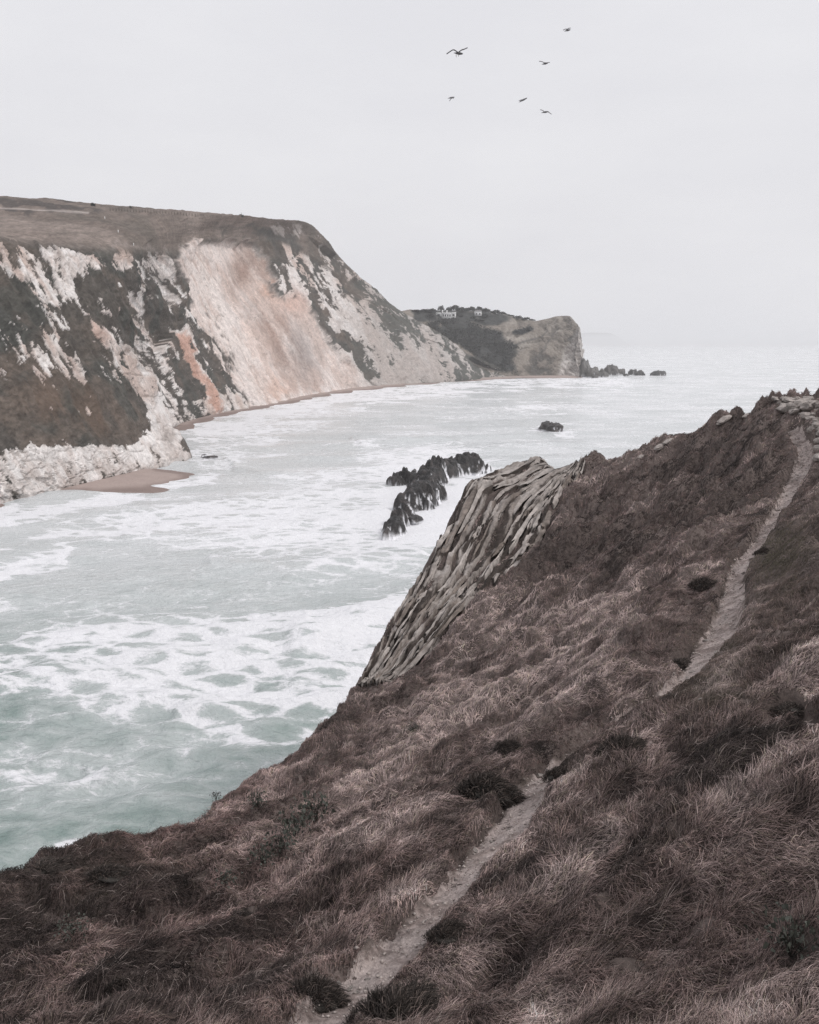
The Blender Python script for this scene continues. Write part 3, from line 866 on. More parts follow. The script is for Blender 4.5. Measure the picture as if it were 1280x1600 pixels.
def hit(px, py, G=None):
    """where the line of sight meets the hillside"""
    G = H0 if G is None else G
    dx, dy, dz = ray(px, py)
    t = np.linspace(3, 85, 4000)
    h = gsample(G, dx * t, dy * t)
    below = CAM_H + dz * t < h
    k = int(np.argmax(below)) if below.any() else 3999
    return np.array([dx * t[k], dy * t[k], h[k]])

PATH_W = np.array([hit(p[0], p[1]) for p in PATH_PX])
PATH_HW = np.array([1.12 * p[2] / F * np.linalg.norm(w - np.array([0, 0, CAM_H])) for p, w in zip(PATH_PX, PATH_W)])
_t = np.linspace(0, len(PATH_W) - 1, 150)
PATH_S = catmull(PATH_W, _t); PATH_SW = np.interp(_t, np.arange(len(PATH_HW)), PATH_HW)
SIDE = np.array([hit(px, py) for px, py in ((1225, 1113), (1260, 1117), (1300, 1119), (1400, 1120))])
PD, PW = line_d(HX, HY, PATH_S, PATH_SW)
PD2 = line_d(HX, HY, SIDE)
PQ = np.minimum(PD / PW, PD2 / 0.3) + 0.42 * fbm(HX / 0.7, HY / 0.7, oct=4, seed=501) + 0.15 * fbm(HX / 2.5, HY / 2.5, oct=2, seed=502)
OUT_POLY = np.concatenate([EDGE_W[11:21, :2] + np.array([-0.6, 0.0]), np.array([at(*c) for c in OUT_IN])[:, :2]])
OD = poly_sd(HX, HY, OUT_POLY)                            # inside the rock outcrop

# a hummocky surface: drifts of lodged grass, tussocks, the worn path
ca, sa = math.cos(0.62), math.sin(0.62)
gu, gv = HX * ca + HY * sa, -HX * sa + HY * ca
near = np.exp(LR)[:, None]
hum = 0.36 * fbm(gu / 7, gv / 2.6, oct=3, seed=511) + 0.26 * ridged(gu / 9 + 0.3 * fbm(HX / 5, HY / 5, oct=2, seed=516), gv / 1.7, oct=2, seed=517) + 0.30 * ridged(gu / 3.0 + 0.5 * fbm(HX / 3, HY / 3, oct=2, seed=514), gv / 1.0, oct=3, seed=512) + 0.17 * fbm(HX / 0.8, HY / 0.65, oct=3, seed=513)
hum = hum * (0.75 + 0.02 * near)
groove = 1 - sstep(0.85, 1.5, PQ)
lip = np.exp(-((PQ - 1.75) / 0.45) ** 2)
hum = hum * sstep(1.0, 2.0, PQ) * (0.25 + 0.75 * sstep(0.3, 1.6, PD - PW)) * sstep(-0.5, 2.0, ED + 1.0) * (0.25 + 0.75 * (1 - sstep(-0.5, 1.5, OD)))
HZ = H0 + hum - 0.36 * groove + 0.10 * lip * (0.5 + fbm(HX / 0.9, HY / 0.9, oct=2, seed=515))
edge_n = 0.8 * fbm(HX / 3.5, HY / 3.5, oct=4, seed=521)
outd = np.maximum(0, -(ED + np.minimum(edge_n, 0.15)))
HZ = HZ - np.where(HX < 30, 2.4, 1.2) * np.maximum(0, outd - 0.25) - 0.5 * outd ** 2 * (outd < 0.6) + 0.5 * np.minimum(outd, 3) * fbm(HX / 1.5, HY / 1.5, oct=4, seed=522)
HZ = np.maximum(HZ, -3.0)

def soil_colour():
    c = np.empty(HX.shape + (3,)); c[:] = (0.10, 0.079, 0.072)
    c = mixc(c, (0.15, 0.12, 0.11), sstep(-0.3, 0.6, fbm(HX / 2, HY / 2, oct=4, seed=531)))
    c = mixc(c, (0.21, 0.175, 0.158), sstep(0.6, 2.0, -ED) * sstep(-0.5, 0.4, fbm(HX / 3, HY / 3, HZ / 3, oct=4, seed=532)))
    return c

_M = mesh_np('hillside', np.stack([HX, HY, HZ], -1).reshape(-1, 3), grid_faces(*HX.shape)[:, ::-1], M_HILL, soil_colour().reshape(-1, 3))
tag(link(bpy.data.objects.new('hillside', _M)), 'steep hillside of dead grass falling to the sea', 'hillside', kind='structure')

# ------------------------------------------------------------------ the worn path
def ribbon(P, W, name, label):
    n, k = len(P), 21
    s = np.linspace(0, n - 1, n * 9)
    C = catmull(P, s)[:, :2]; hw = np.interp(s, np.arange(n), W)
    T = np.gradient(C, axis=0); T /= np.linalg.norm(T, axis=1, keepdims=True) + 1e-9
    Nn = np.stack([-T[:, 1], T[:, 0]], -1)
    e = np.linspace(-1.25, 1.25, k)
    XY = C[:, None] + Nn[:, None] * (e[None, :, None] * hw[:, None, None])
    wig = fbm(XY[..., 0] / 0.4, XY[..., 1] / 0.4, oct=5, gain=0.62, seed=541)
    z = gsample(HZ, XY[..., 0], XY[..., 1]) + 0.03 + 0.06 * wig + 0.02 * np.abs(fbm(XY[..., 0] / 0.12, XY[..., 1] / 0.12, oct=2, seed=542))
    z -= 0.10 * sstep(0.95, 1.25, np.abs(e))[None]
    c = np.empty(XY.shape[:2] + (3,)); c[:] = (0.42, 0.352, 0.33)
    c = mixc(c, (0.27, 0.218, 0.20), sstep(-0.1, 0.6, wig))
    c = mixc(c, (0.44, 0.375, 0.352), 0.8 * sstep(0.0, 0.6, fbm(XY[..., 0] / 0.9, XY[..., 1] / 0.9, oct=5, gain=0.6, seed=543)))
    c = mixc(c, (0.11, 0.088, 0.078), sstep(0.8, 1.2, np.abs(e)[None, :] + 0.35 * wig))
    M = mesh_np(name, np.concatenate([XY, z[..., None]], -1).reshape(-1, 3), grid_faces(len(s), k), M_PATH, c.reshape(-1, 3))
    tag(link(bpy.data.objects.new(name, M)), label, 'path', kind='structure')
    return XY, z

PATH_XY, PATH_Z = ribbon(PATH_S, PATH_SW, 'path', 'worn earth footpath winding up the grassy slope')
ribbon(catmull(SIDE, np.linspace(0, 3, 12)), np.full(12, 0.3), 'path', 'short bare stretch of side path at the right edge')

# ------------------------------------------------------------------ grass
def grass_tone(x, y, px, py, rnd):
    """what kind of grass grows where: straw, brown, dark moor grass, green turf"""
    n1 = fbm(x / 3.2, y / 3.2, oct=4, seed=551); n2 = fbm(x / 0.8, y / 0.8, oct=3, seed=552)
    u, v = x * ca + y * sa, -x * sa + y * ca
    n3 = fbm(u / 4.5, v / 1.1, oct=4, seed=553) + 0.35 * fbm(u / 1.4, v / 0.5, oct=3, seed=554)
    pale = 0.47 + 0.36 * n3 + 0.20 * n1 + 0.30 * n2
    pale = pale + 0.34 * blob(px, py, 860, 1010, 260, 130, -0.5) + 0.25 * blob(px, py, 620, 1240, 200, 120, -0.7) + 0.15 * blob(px, py, 900, 1280, 200, 120, -0.4) + 0.25 * blob(px, py, 330, 1260, 140, 26, -0.55) + 0.2 * blob(px, py, 1200, 1060, 110, 90, -0.4)
    pale = pale - 0.28 * blob(px, py, 1060, 790, 200, 110, -0.5) - 0.30 * blob(px, py, 100, 1460, 330, 130, -0.3) - 0.2 * blob(px, py, 380, 1560, 260, 90) - 0.22 * blob(px, py, 900, 830, 120, 60, -0.6) - 0.15 * blob(px, py, 1050, 1520, 260, 110)
    green = 1.0 * blob(px, py, 1225, 880, 60, 90) + 0.9 * blob(px, py, 1110, 1035, 60, 50, -0.7) + 0.8 * blob(px, py, 1130, 1100, 90, 22) + 0.5 * blob(px, py, 140, 1390, 130, 40, -0.2) + 0.35 * blob(px, py, 900, 1190, 40, 26)
    green = green * (0.6 + 0.8 * n1)
    return np.clip(pale + 0.22 * (rnd - 0.5), 0, 1), np.clip(green, 0, 1)

def build_grass():
    n = 1250000
    az = np.radians(RNG.uniform(-33, 33, n))
    lr = np.where(RNG.random(n) < 0.36, RNG.uniform(math.log(4.2), math.log(13.0), n), RNG.uniform(math.log(13.0), math.log(72.0), n))
    r = np.exp(lr)
    x, y = r * np.sin(az), r * np.cos(az)
    z = gsample(HZ, x, y); ed = gsample(ED, x, y); pq = gsample(PQ, x, y); od = gsample(OD, x, y)
    px, py = project(np.stack([x, y, z], -1))
    rnd = RNG.random(n)
    keep = (ed > -0.9 - 0.5 * rnd) & ((pq > 1.14 + 0.45 * (rnd - 0.5)) | ((rnd < 0.07) & (fbm(x / 0.4, y / 0.4, oct=2, seed=564) > 0.25))) & ((od < 0.3) | (fbm(x / 1.2, y / 2.5, oct=3, seed=563) > 0.05)) & (py < 1900)
    clump = fbm(x / 0.45, y / 0.45, oct=2, seed=561)
    keep &= (clump > -0.95 + 0.9 * (rnd - 0.5) + 0.4 * sstep(16, 8, r))
    for tx, ty, tr_ in TUSS:
        keep &= (x - tx) ** 2 + (y - ty) ** 2 > (0.75 * tr_) ** 2 * (0.4 + 1.2 * rnd)
    x, y, z, r, px, py, rnd, pq, od, ed, pd = [q[keep] for q in (x, y, z, r, px, py, rnd, pq, od, ed, gsample(PD - PW, x, y))]
    n = len(x)
    e = 0.12 + 0.004 * r
    gx = (gsample(HZ, x + e, y) - gsample(HZ, x - e, y)) / (2 * e)
    gy = (gsample(HZ, x, y + e) - gsample(HZ, x, y - e)) / (2 * e)
    gx, gy = np.clip(gx, -1.2, 1.2), np.clip(gy, -1.2, 1.2)
    N = np.stack([-gx, -gy, np.ones(n)], -1); N /= np.linalg.norm(N, axis=1, keepdims=True)
    rnd2, rnd3 = RNG.random(n), RNG.random(n)
    th = 0.35 + 1.25 * fbm(x / 2.2, y / 2.2, oct=2, seed=571) + 1.0 * fbm(x / 0.5, y / 0.5, oct=2, seed=572) + RNG.normal(0, 0.42, n)
    th = np.where(rnd3 < 0.12, th + RNG.normal(0, 1.4, n), th)
    D = np.stack([np.cos(th), np.sin(th), gx * np.cos(th) + gy * np.sin(th)], -1)
    D /= np.linalg.norm(D, axis=1, keepdims=True)
    pale, green = grass_tone(x, y, px, py, rnd)
    tuss = 0.5 + 0.5 * fbm(x / 0.9, y / 0.9, oct=2, seed=573)
    L = (0.13 + 0.29 * rnd2 ** 1.6) * (0.65 + 0.6 * tuss) * (1 - 0.5 * green) * (1.0 - 0.30 * sstep(9, 30, r))
    L *= 0.30 + 0.70 * np.minimum(sstep(0.9, 2.4, pq), 0.15 + 0.85 * sstep(0.0, 0.9, pd))
    L *= np.where(od > 0.2, 0.95, 1.0) * np.where(ed < 0.3, 0.75, 1.0)
    lodge = fbm(x / 1.3, y / 1.3, oct=3, seed=574)
    e0 = np.clip(0.46 - 0.40 * lodge + RNG.normal(0, 0.26, n), 0.05, 1.45)
    bend = np.clip(RNG.gamma(2.0, 0.22, n), 0, 1.6) + 0.15
    ts = np.array([0, 0.3, 0.6, 1.0])
    pts = np.zeros((n, 4, 3)); pts[:, 0] = np.stack([x, y, z - 0.02], -1)
    side = np.cross(N, D); kink = RNG.normal(0, 0.45, n)
    for k in range(1, 4):
        ang = e0 - bend * (ts[k] + ts[k - 1]) / 2
        yaw = kink * ts[k]
        dirv = N * np.sin(ang)[:, None] + (D * np.cos(yaw)[:, None] + side * np.sin(yaw)[:, None]) * np.cos(ang)[:, None]
        pts[:, k] = pts[:, k - 1] + dirv * (L * (ts[k] - ts[k - 1]))[:, None]
    for k in range(1, 4):
        pts[:, k, 2] = np.maximum(pts[:, k, 2], gsample(HZ, pts[:, k, 0], pts[:, k, 1]) + (0.025 + 0.10 * RNG.random(n)) * (0.3 + 0.7 * np.minimum(L / 0.25, 1)))
    rad0 = np.maximum(0.0018, 0.00024 * r) * (0.6 + 0.7 * rnd3)
    rad = rad0[:, None] * np.array([1.0, 0.95, 0.75, 0.2])[None]
    dark = np.array([0.060, 0.047, 0.044]); straw = np.array([0.475, 0.382, 0.362]); brown = np.array([0.176, 0.130, 0.121])
    p = pale[:, None]
    c = np.where(p < 0.45, dark + (brown - dark) * (p / 0.45), brown + (straw - brown) * ((p - 0.45) / 0.55))
    kind_ = RNG.random((n, 1))
    kf = np.where(kind_ < 0.36, 0.24, np.where(kind_ < 0.78, 1.2, 1.8))
    kf = 1.06 + (kf - 1.06) * (1 - 0.62 * sstep(11, 32, r))[:, None]
    c = c * kf * (0.8 + 0.4 * RNG.random((n, 1)))
    c = c * (1 + 0.5 * np.clip(fbm(x / 0.4, y / 0.3, oct=2, seed=577), -1, 1) + 0.15 * sstep(14, 8, r))[:, None]
    redd = (0.25 * blob(px, py, 260, 1420, 360, 170) + 0.5 * blob(px, py, 300, 1250, 160, 40, -0.5))[:, None]
    c = c * (1 + redd * np.array([0.10, -0.10, -0.10]))
    hue = RNG.random((n, 1))
    c = np.where(hue < 0.10, c * np.array([0.84, 0.92, 0.78]), np.where(hue > 0.88, c * np.array([1.03, 1.0, 0.94]), c))
    g = green[:, None]
    c = c + (np.array([0.100, 0.090, 0.064]) * (0.6 + 0.8 * RNG.random((n, 1))) - c) * g * 0.85
    bleached = ((rnd2 > 0.95) & (RNG.random(n) * 26 > r))[:, None]
    c = np.where(bleached & (rnd3[:, None] < 0.6), np.array([0.44, 0.365, 0.335]), c)
    hc = bpy.data.hair_curves.new('grass')
    hc.add_curves([4] * n)
    hc.attributes['position'].data.foreach_set('vector', pts.astype(np.float32).ravel())
    ra = hc.attributes.get('radius') or hc.attributes.new('radius', 'FLOAT', 'POINT')
    ra.data.foreach_set('value', rad.astype(np.float32).ravel())
    ca_ = hc.attributes.new('tint', 'FLOAT_COLOR', 'CURVE')
    cc = np.ones((n, 4), np.float32); cc[:, :3] = np.clip(c, 0, 1)
    ca_.data.foreach_set('color', cc.ravel())
    m, nn, b = base_mat('dead_grass')
    a = nn.nodes.new('ShaderNodeAttribute'); a.attribute_name = 'tint'
    nn.links.new(a.outputs['Color'], b.inputs['Base Color'])
    b.inputs['Roughness'].default_value = 0.75
    b.inputs['Specular IOR Level'].default_value = 0.25
    hc.materials.append(m)
    o = link(bpy.data.objects.new('grass', hc))
    tag(o, 'long wind-combed dead grass covering the near hillside', 'grass', kind='stuff')
    print('grass strands', n)


# ------------------------------------------------------------------ limestone outcrop
def build_outcrop():
    root = empty('rock_outcrop', tuple(float(v) for v in hit(700, 930)))
    base = np.array(root.location)
    tag(root, 'grey limestone outcrop of slanting slabs above the surf', 'outcrop')
    Lc = np.concatenate([EDGE_W[11:20, :2][::-1]]); Rc = np.array([at(*c) for c in OUT_IN])[:, :2]
    ns, nw = 420, 150
    def resamp(P, n):
        d = np.concatenate([[0], np.cumsum(np.linalg.norm(np.diff(P, axis=0), axis=1))]); d /= d[-1]
        t = np.interp(np.linspace(0, 1, n), d, np.arange(len(P)))
        return catmull(P, t)
    Lr, Rr = resamp(Lc, ns), resamp(Rc, ns)
    S = np.linspace(0, 1, ns); Wv = np.linspace(-0.05, 1.0, nw)
    def pos(s, w):
        fs = np.asarray(s) * (ns - 1)
        k = np.arange(ns)
        lx, ly = np.interp(fs, k, Lr[:, 0]), np.interp(fs, k, Lr[:, 1])
        rx, ry = np.interp(fs, k, Rr[:, 0]), np.interp(fs, k, Rr[:, 1])
        return lx + (rx - lx) * w, ly + (ry - ly) * w
    SS, WW = np.meshgrid(S, Wv, indexing='ij')
    x, y = pos(SS, WW)
    z = gsample(HZ, x, y)
    zi = gsample(H0, x, y)
    z = np.where(WW < 0.06, np.maximum(z, zi - 0.4 - 8 * np.maximum(0, 0.02 - WW)), z)
    warp = 0.05 * fbm(SS * 7, WW * 3, oct=3, seed=601)
    st = ridged((WW + warp) * 8, SS * 5, oct=4, seed=602)
    blocks = fbm((WW + warp) * 14, SS * 16, oct=4, seed=603)
    saw = ((WW + 0.6 * warp) * 8.5) % 1.0
    lift = 0.40 * np.where(saw < 0.9, saw / 0.9, (1 - saw) / 0.1) - 0.12 + 0.18 * np.clip(st + 0.5 * blocks, -0.6, 0.8) + 0.10 * fbm(x / 0.5, y / 0.5, z / 0.5, oct=4, seed=604)
    fade = sstep(0.0, 0.10, 1.0 - WW)
    z = z + 0.02 + lift * fade - 0.30 * (1 - fade)
    P = np.stack([x, y, z], -1)
    px, py = project(P)
    veg = np.clip(0.75 * blob(px, py, 775, 905, 22, 105, 0.55) + 0.8 * blob(px, py, 690, 1000, 26, 75, 0.6) + 0.5 * blob(px, py, 700, 810, 14, 70, 0.45) + 0.3, 0, 1)
    rock = sstep(-0.12, 0.25, st * 0.55 + 0.7 * blocks + 0.9 * (saw - 0.45) + 0.12 - 1.2 * veg)
    c = np.empty(P.shape); c[:] = (0.062, 0.050, 0.044)
    stone = np.empty(P.shape); stone[:] = (0.30, 0.265, 0.243)
    stone = mixc(stone, (0.42, 0.38, 0.355), sstep(0.0, 0.7, blocks))
    stone = mixc(stone, (0.17, 0.135, 0.115), 0.6 * sstep(0.1, 0.7, fbm(x / 0.8, y / 1.6, oct=4, seed=605)))
    c = c * (1 - rock[..., None]) + stone * rock[..., None]
    me = mesh_np('bedrock', P.reshape(-1, 3) - base, grid_faces(ns, nw), M_BED, c.reshape(-1, 3))
    link(bpy.data.objects.new('bedrock', me), root)
    # the slabs: each its own piece, lying along the dip of the beds
    rg = np.random.default_rng(5)
    bands = 17
    count = 0
    zg = lambda a, b: np.where(True, np.maximum(gsample(HZ, a, b), gsample(H0, a, b) - 0.35), 0)
    for bnd in range(bands):
        s = rg.uniform(-0.05, 0.05)
        while s < 0.97:
            ln = rg.uniform(0.04, 0.07) if rg.random() < 0.3 else rg.uniform(0.09, 0.26)
            w0 = bnd / bands + rg.uniform(-0.006, 0.022); w1 = (bnd + 1) / bands + rg.uniform(-0.03, 0.004)
            s0, s1 = max(0.0, s), min(0.995, s + ln * rg.uniform(0.8, 0.97))
            s += ln
            if s1 - s0 < 0.02: continue
            mx, my = pos((s0 + s1) / 2, (w0 + w1) / 2)
            mp_ = np.array([mx, my, float(zg(mx, my))])
            qx, qy = project(mp_)
            vg = 0.85 * blob(qx, qy, 785, 890, 16, 95, 0.6) + 0.85 * blob(qx, qy, 690, 1010, 18, 62, 0.6) + 0.6 * blob(qx, qy, 695, 830, 10, 70, 0.45) + 0.2 + 0.12 * sstep(720, 640, qx) - 0.4 * noise(qx / 34, qy / 60, seed=611)
            if rg.random() < vg: continue
            m, k = 9, 5
            us, ws = np.linspace(0, 1, m), np.linspace(0, 1, k)
            Uu, Wu = np.meshgrid(us, ws, indexing='ij')
            taper = (1 - rg.uniform(0.1, 0.6) * np.abs(2 * Uu - 1) ** rg.uniform(4, 9)) * rg.uniform(0.5, 1.15)
            skew = 0.12 * (Uu - 0.5) * rg.normal(0, 1) * (w1 - w0)
            wv = (w0 + w1) / 2 + (Wu - 0.5) * (w1 - w0) * taper * 1.0 + skew + rg.normal(0, 0.10, Uu.shape) * (w1 - w0)
            sv = s0 + Uu * (s1 - s0) + rg.normal(0, 0.022) * (Wu - 0.5) + rg.normal(0, 0.05, Uu.shape) * (s1 - s0)
            a, b = pos(np.clip(sv, 0, 0.999), np.clip(wv, 0.0, 1.02))
            h = rg.uniform(0.2, 0.42)
            tilt = rg.uniform(-0.32, 0.05)
            zt = zg(a, b) + h + tilt * (Wu - 0.5) + 0.10 * (Uu - 0.5) * rg.normal() + rg.normal(0, 0.035, Uu.shape)
            rim = (Uu == 0) | (Uu == 1) | (Wu == 0) | (Wu == 1)
            zt = zt - np.where(rim, rg.uniform(0.03, 0.12), 0)
            top = np.stack([a, b, zt], -1).reshape(-1, 3)
            loop = [i * k for i in range(m)] + [(m - 1) * k + j for j in range(1, k)] + [i * k + k - 1 for i in range(m - 2, -1, -1)] + [j for j in range(k - 2, 0, -1)]
            low = top[loop] - np.array([0, 0, h + 0.35])
            V = np.concatenate([top, low]) - mp_
            f = [tuple(q) for q in grid_faces(m, k)]
            nl = len(loop); o = m * k
            f += [(loop[(i + 1) % nl], loop[i], o + i, o + (i + 1) % nl) for i in range(nl)]
            me = mesh_np('slab', V, np.array(f), (M_SLAB, M_SLAB, M_SLAB2, M_SLAB3)[rg.integers(4)], smooth=False)
            ob = link(bpy.data.objects.new('slab', me), root)
            ob.location = mp_ - base
            count += 1
    print('slabs', count)

build_outcrop()

def stone_mesh(name, seed, mat, sub=2, flat=0.7, smooth=False, amp=0.35):
    bm = bmesh.new()
    bmesh.ops.create_icosphere(bm, subdivisions=sub, radius=1.0)
    V = np.array([v.co[:] for v in bm.verts])
    d = 1 + amp * fbm(V[:, 0] * 1.1 + seed * 7.1, V[:, 1] * 1.1, V[:, 2] * 1.1, oct=3, seed=seed)
    q = np.sign(V) * np.abs(V) ** 0.75 * d[:, None] * np.array([1, 0.8, flat])
    for v, p in zip(bm.verts, q): v.co = p
    me = bpy.data.meshes.new(name)
    bm.to_mesh(me); bm.free()
    me.materials.append(mat)
    if smooth: me.polygons.foreach_set('use_smooth', np.ones(len(me.polygons), bool))
    return me

def build_ridge_rocks():
    rg = np.random.default_rng(8)
    protos = [stone_mesh('stone', 40 + k, M_SLAB) for k in range(6)]
    root = empty('rock_outcrop', tuple(float(v) for v in hit(1268, 668)))
    tag(root, 'pile of grey broken rocks beside the top of the path', 'outcrop')
    base = np.array(root.location)
    spots = []
    for _ in range(240):
        px = rg.uniform(1205, 1340); py = rg.uniform(624, 735)
        lim = np.interp(py, [624, 640, 655, 680, 700, 735], [1205, 1225, 1252, 1270, 1278, 1282])
        if px < lim + rg.uniform(0, 6): continue
        spots.append((px, py, rg.uniform(4, 11)))
    for px, py, s in spots:
        p = hit(px, py, HZ)
        if np.linalg.norm(p[:2]) > 60: continue
        o = link(bpy.data.objects.new('stone', protos[rg.integers(6)]), root)
        k = s / F * np.linalg.norm(p - np.array([0, 0, CAM_H]))
        o.location = p - base + np.array([0, 0, k * 0.15])
        o.scale = (k * rg.uniform(0.8, 1.5), k * rg.uniform(0.7, 1.2), k * rg.uniform(0.5, 0.9))
        o.rotation_euler = (rg.uniform(-0.4, 0.4), rg.uniform(-0.4, 0.4), rg.uniform(0, 6.3))
    for px, py, s, lab in [(1131, 660, 11, 'flat pale rock on the ridge crest below the dark rise'), (1043, 692, 7, 'narrow pale rock high on the seaward ridge edge'), (1030, 701, 8, 'pale rock low on the seaward ridge edge'), (1166, 652, 6, 'small pale rock close under the ridge crest'), (1002, 716, 6, 'little grey rock at the lower ridge crest')]:
        p = hit(px, py, HZ)
        o = link(bpy.data.objects.new('boulder', protos[rg.integers(6)]))
        k = s / F * np.linalg.norm(p - np.array([0, 0, CAM_H]))
        o.location = p + np.array([0, 0, 0.1]); o.scale = (k * 1.4, k * 0.8, k * 0.45); o.rotation_euler = (0.1, -0.35, 0.5)
        tag(o, lab, 'rock')
    # loose stones on the path belong to it
    path = bpy.data.objects['path']
    for px, py, s in [(1105, 1003, 4.5), (1119, 1022, 4.5), (1081, 1053, 5), (1074, 1062, 4), (1095, 1095, 3.5), (830, 1228, 4.5), (845, 1215, 5), (862, 1222, 4), (818, 1240, 3), (548, 1548, 4.5), (556, 1556, 4.5), (640, 1460, 4), (650, 1458, 3.5), (618, 1478, 3.5), (742, 1330, 4), (768, 1318, 3), (795, 1300, 3.5), (1135, 968, 3), (1128, 978, 3.5), (575, 1535, 4), (545, 1565, 3.5), (530, 1540, 3.5)]:
        p = hit(px, py, HZ)
        o = link(bpy.data.objects.new('stone', protos[rg.integers(6)]), path)
        k = s / F * np.linalg.norm(p - np.array([0, 0, CAM_H]))
        o.location = p + np.array([0, 0, 0.04]); o.scale = (k * 1.3, k * 0.9, k * 0.6); o.rotation_euler = (rg.uniform(-0.3, 0.3), rg.uniform(-0.3, 0.3), rg.uniform(0, 6))
    # gravel too small to count
    V, Fc = [], []
    ico = np.array([v.co[:] for v in protos[0].vertices])
    octa = np.array([(1, 0, 0), (0, 1, 0), (-1, 0, 0), (0, -1, 0), (0, 0, 0.7), (0, 0, -0.7)])
    of = np.array([(0, 1, 4), (1, 2, 4), (2, 3, 4), (3, 0, 4), (1, 0, 5), (2, 1, 5), (3, 2, 5), (0, 3, 5)])
    m = PATH_XY.shape
    for _ in range(4200):
        i, j = rg.integers(0, m[0]), rg.integers(2, m[1] - 2)
        q = PATH_XY[i, j] + rg.normal(0, 0.04, 2)
        r = math.hypot(*q)
        s = 0.006 + 0.022 * rg.random() ** 3 * (1 + r / 30)
        V.append(octa * s * rg.uniform(0.4, 1.6, (6, 3)) + np.array([q[0], q[1], PATH_Z[i, j] + s * 0.3])); Fc.append(of + 6 * len(Fc))
    me = mesh_np('gravel', np.concatenate(V), np.concatenate(Fc), plain_mat('gravel', (0.40, 0.35, 0.325), 0.9, 3, 0.5, 1.5), smooth=False)
    tag(link(bpy.data.objects.new('gravel', me)), 'fine pale gravel strewn along the footpath', 'gravel', kind='stuff')

build_ridge_rocks()

# ------------------------------------------------------------------ rocks standing in the sea
def sea_rock(lobes, label, name='sea_rock', seed=0, white=0.4, group=None, dark=(0.030, 0.027, 0.027), light=(0.085, 0.074, 0.070), blocky=0.55):
    Vs, Fs, Cs = [], [], []
    off = 0
    org = None
    rl = np.random.default_rng(seed + 50)
    full = []
    for (x0, x1, yt, yb, dep) in lobes:
        full.append((x0, x1, yt, yb, dep, 0.0))
        for _ in range(3 if x1 - x0 > 12 else 0):
            w = (x1 - x0) * rl.uniform(0.3, 0.5); cx = rl.uniform(x0 + w / 2, x1 - w / 2)
            full.append((cx - w / 2, cx + w / 2, yt + (yb - yt) * rl.uniform(-0.03, 0.5), yb, dep * rl.uniform(0.35, 0.55), dep * rl.uniform(-0.35, 0.1)))
    for li, (x0, x1, yt, yb, dep, push) in enumerate(full):
        c = on_level((x0 + x1) / 2, yb, 0.0)
        dist = np.linalg.norm(c - np.array([0, 0, CAM_H]))
        k = dist / F
        rx = (x1 - x0) / 2 * k
        sin_d = CAM_H / dist
        h = max(0.5, ((yb - yt) * k - dep * 0.5 * sin_d) / math.sqrt(1 - sin_d ** 2))
        c = c + np.array([0, dep * 0.5 + (0 if push == 0 else dep * 0.6 + push), 0])
        if org is None: org = c.copy()
        bm = bmesh.new(); bmesh.ops.create_icosphere(bm, subdivisions=4, radius=1.0)
        V = np.array([v.co[:] for v in bm.verts]); f = np.array([[v.index for v in fc.verts] for fc in bm.faces]); bm.free()
        sd = seed * 31 + li * 7
        rg = np.random.default_rng(sd + 900)
        nrm = rg.normal(0, 1, (20, 3)); nrm[:12, 2] *= 0.22; nrm[12:, 2] = 1.3 + np.abs(nrm[12:, 2]); nrm[12:, :2] *= 0.8; nrm /= np.linalg.norm(nrm, axis=1, keepdims=True)
        off_ = np.where(np.arange(20) < 12, rg.uniform(0.72, 1.05, 20), rg.uniform(0.78, 1.0, 20))
        dots = V @ nrm.T
        rad = np.where(dots > 0.05, off_[None] / np.maximum(dots, 0.05), 9.0).min(1)
        rad = np.minimum(rad, 1.35)
        S = V * rad[:, None]
        d = 0.10 * ridged(S[:, 0] * 2.2 + sd, S[:, 1] * 2.2, S[:, 2] * 1.6, oct=4, seed=sd) + 0.14 * fbm(S[:, 0] * 2.3, S[:, 1] * 2.3 + sd, S[:, 2] * 2.6, oct=4, seed=sd + 1)
        fine = fbm(S[:, 0] * 6 + sd, S[:, 1] * 6, S[:, 2] * 4, oct=3, seed=sd + 2)
        S = S * (1.0 + d + 0.07 * fine)[:, None]
        z = S[:, 2] * h
        wall = 1 + 0.12 * np.clip(1 - S[:, 2], 0, 1.6)
        W = np.stack([S[:, 0] * rx * wall * 0.9, S[:, 1] * dep / 2 * wall, np.where(z < 0, z * 0.4, z)], -1) + c
        col = np.empty(W.shape); col[:] = dark
        col = mixc(col, light, 0.9 * sstep(-0.1, 0.6, fbm(W[:, 0] / 1.8, W[:, 1] / 2.5, W[:, 2] / 1.5, oct=4, seed=sd + 3)))
        # water running off after a wave
        run = fbm(W[:, 0] / 0.7 + 0.3 * W[:, 1], W[:, 2] / 5, oct=3, seed=sd + 4)
        low = sstep(0.85, 0.1, S[:, 2]) * sstep(-0.6, 0.5, S[:, 0] + 0.3)
        w = sstep(0.62 - white * 0.75, 0.78 - white * 0.75, run * 0.7 + 0.25 * fine + 0.35 * low - 0.1) * (0.2 + low).clip(0, 1)
        w = np.maximum(w, sstep(0.5, 0.1, W[:, 2]) * 0.8)
        col = mixc(col, (0.80, 0.80, 0.83), np.clip(w, 0, 1))
        Vs.append(W); Fs.append(f + off); Cs.append(col); off += len(W)
    V = np.concatenate(Vs) - org
    me = mesh_np(name, V, np.concatenate(Fs), M_ROCK, np.concatenate(Cs), smooth=False)
    o = link(bpy.data.objects.new(name, me)); o.location = org
    tag(o, label, 'rock', group)
    return o

G = 'rocks of the black reef in the surf'

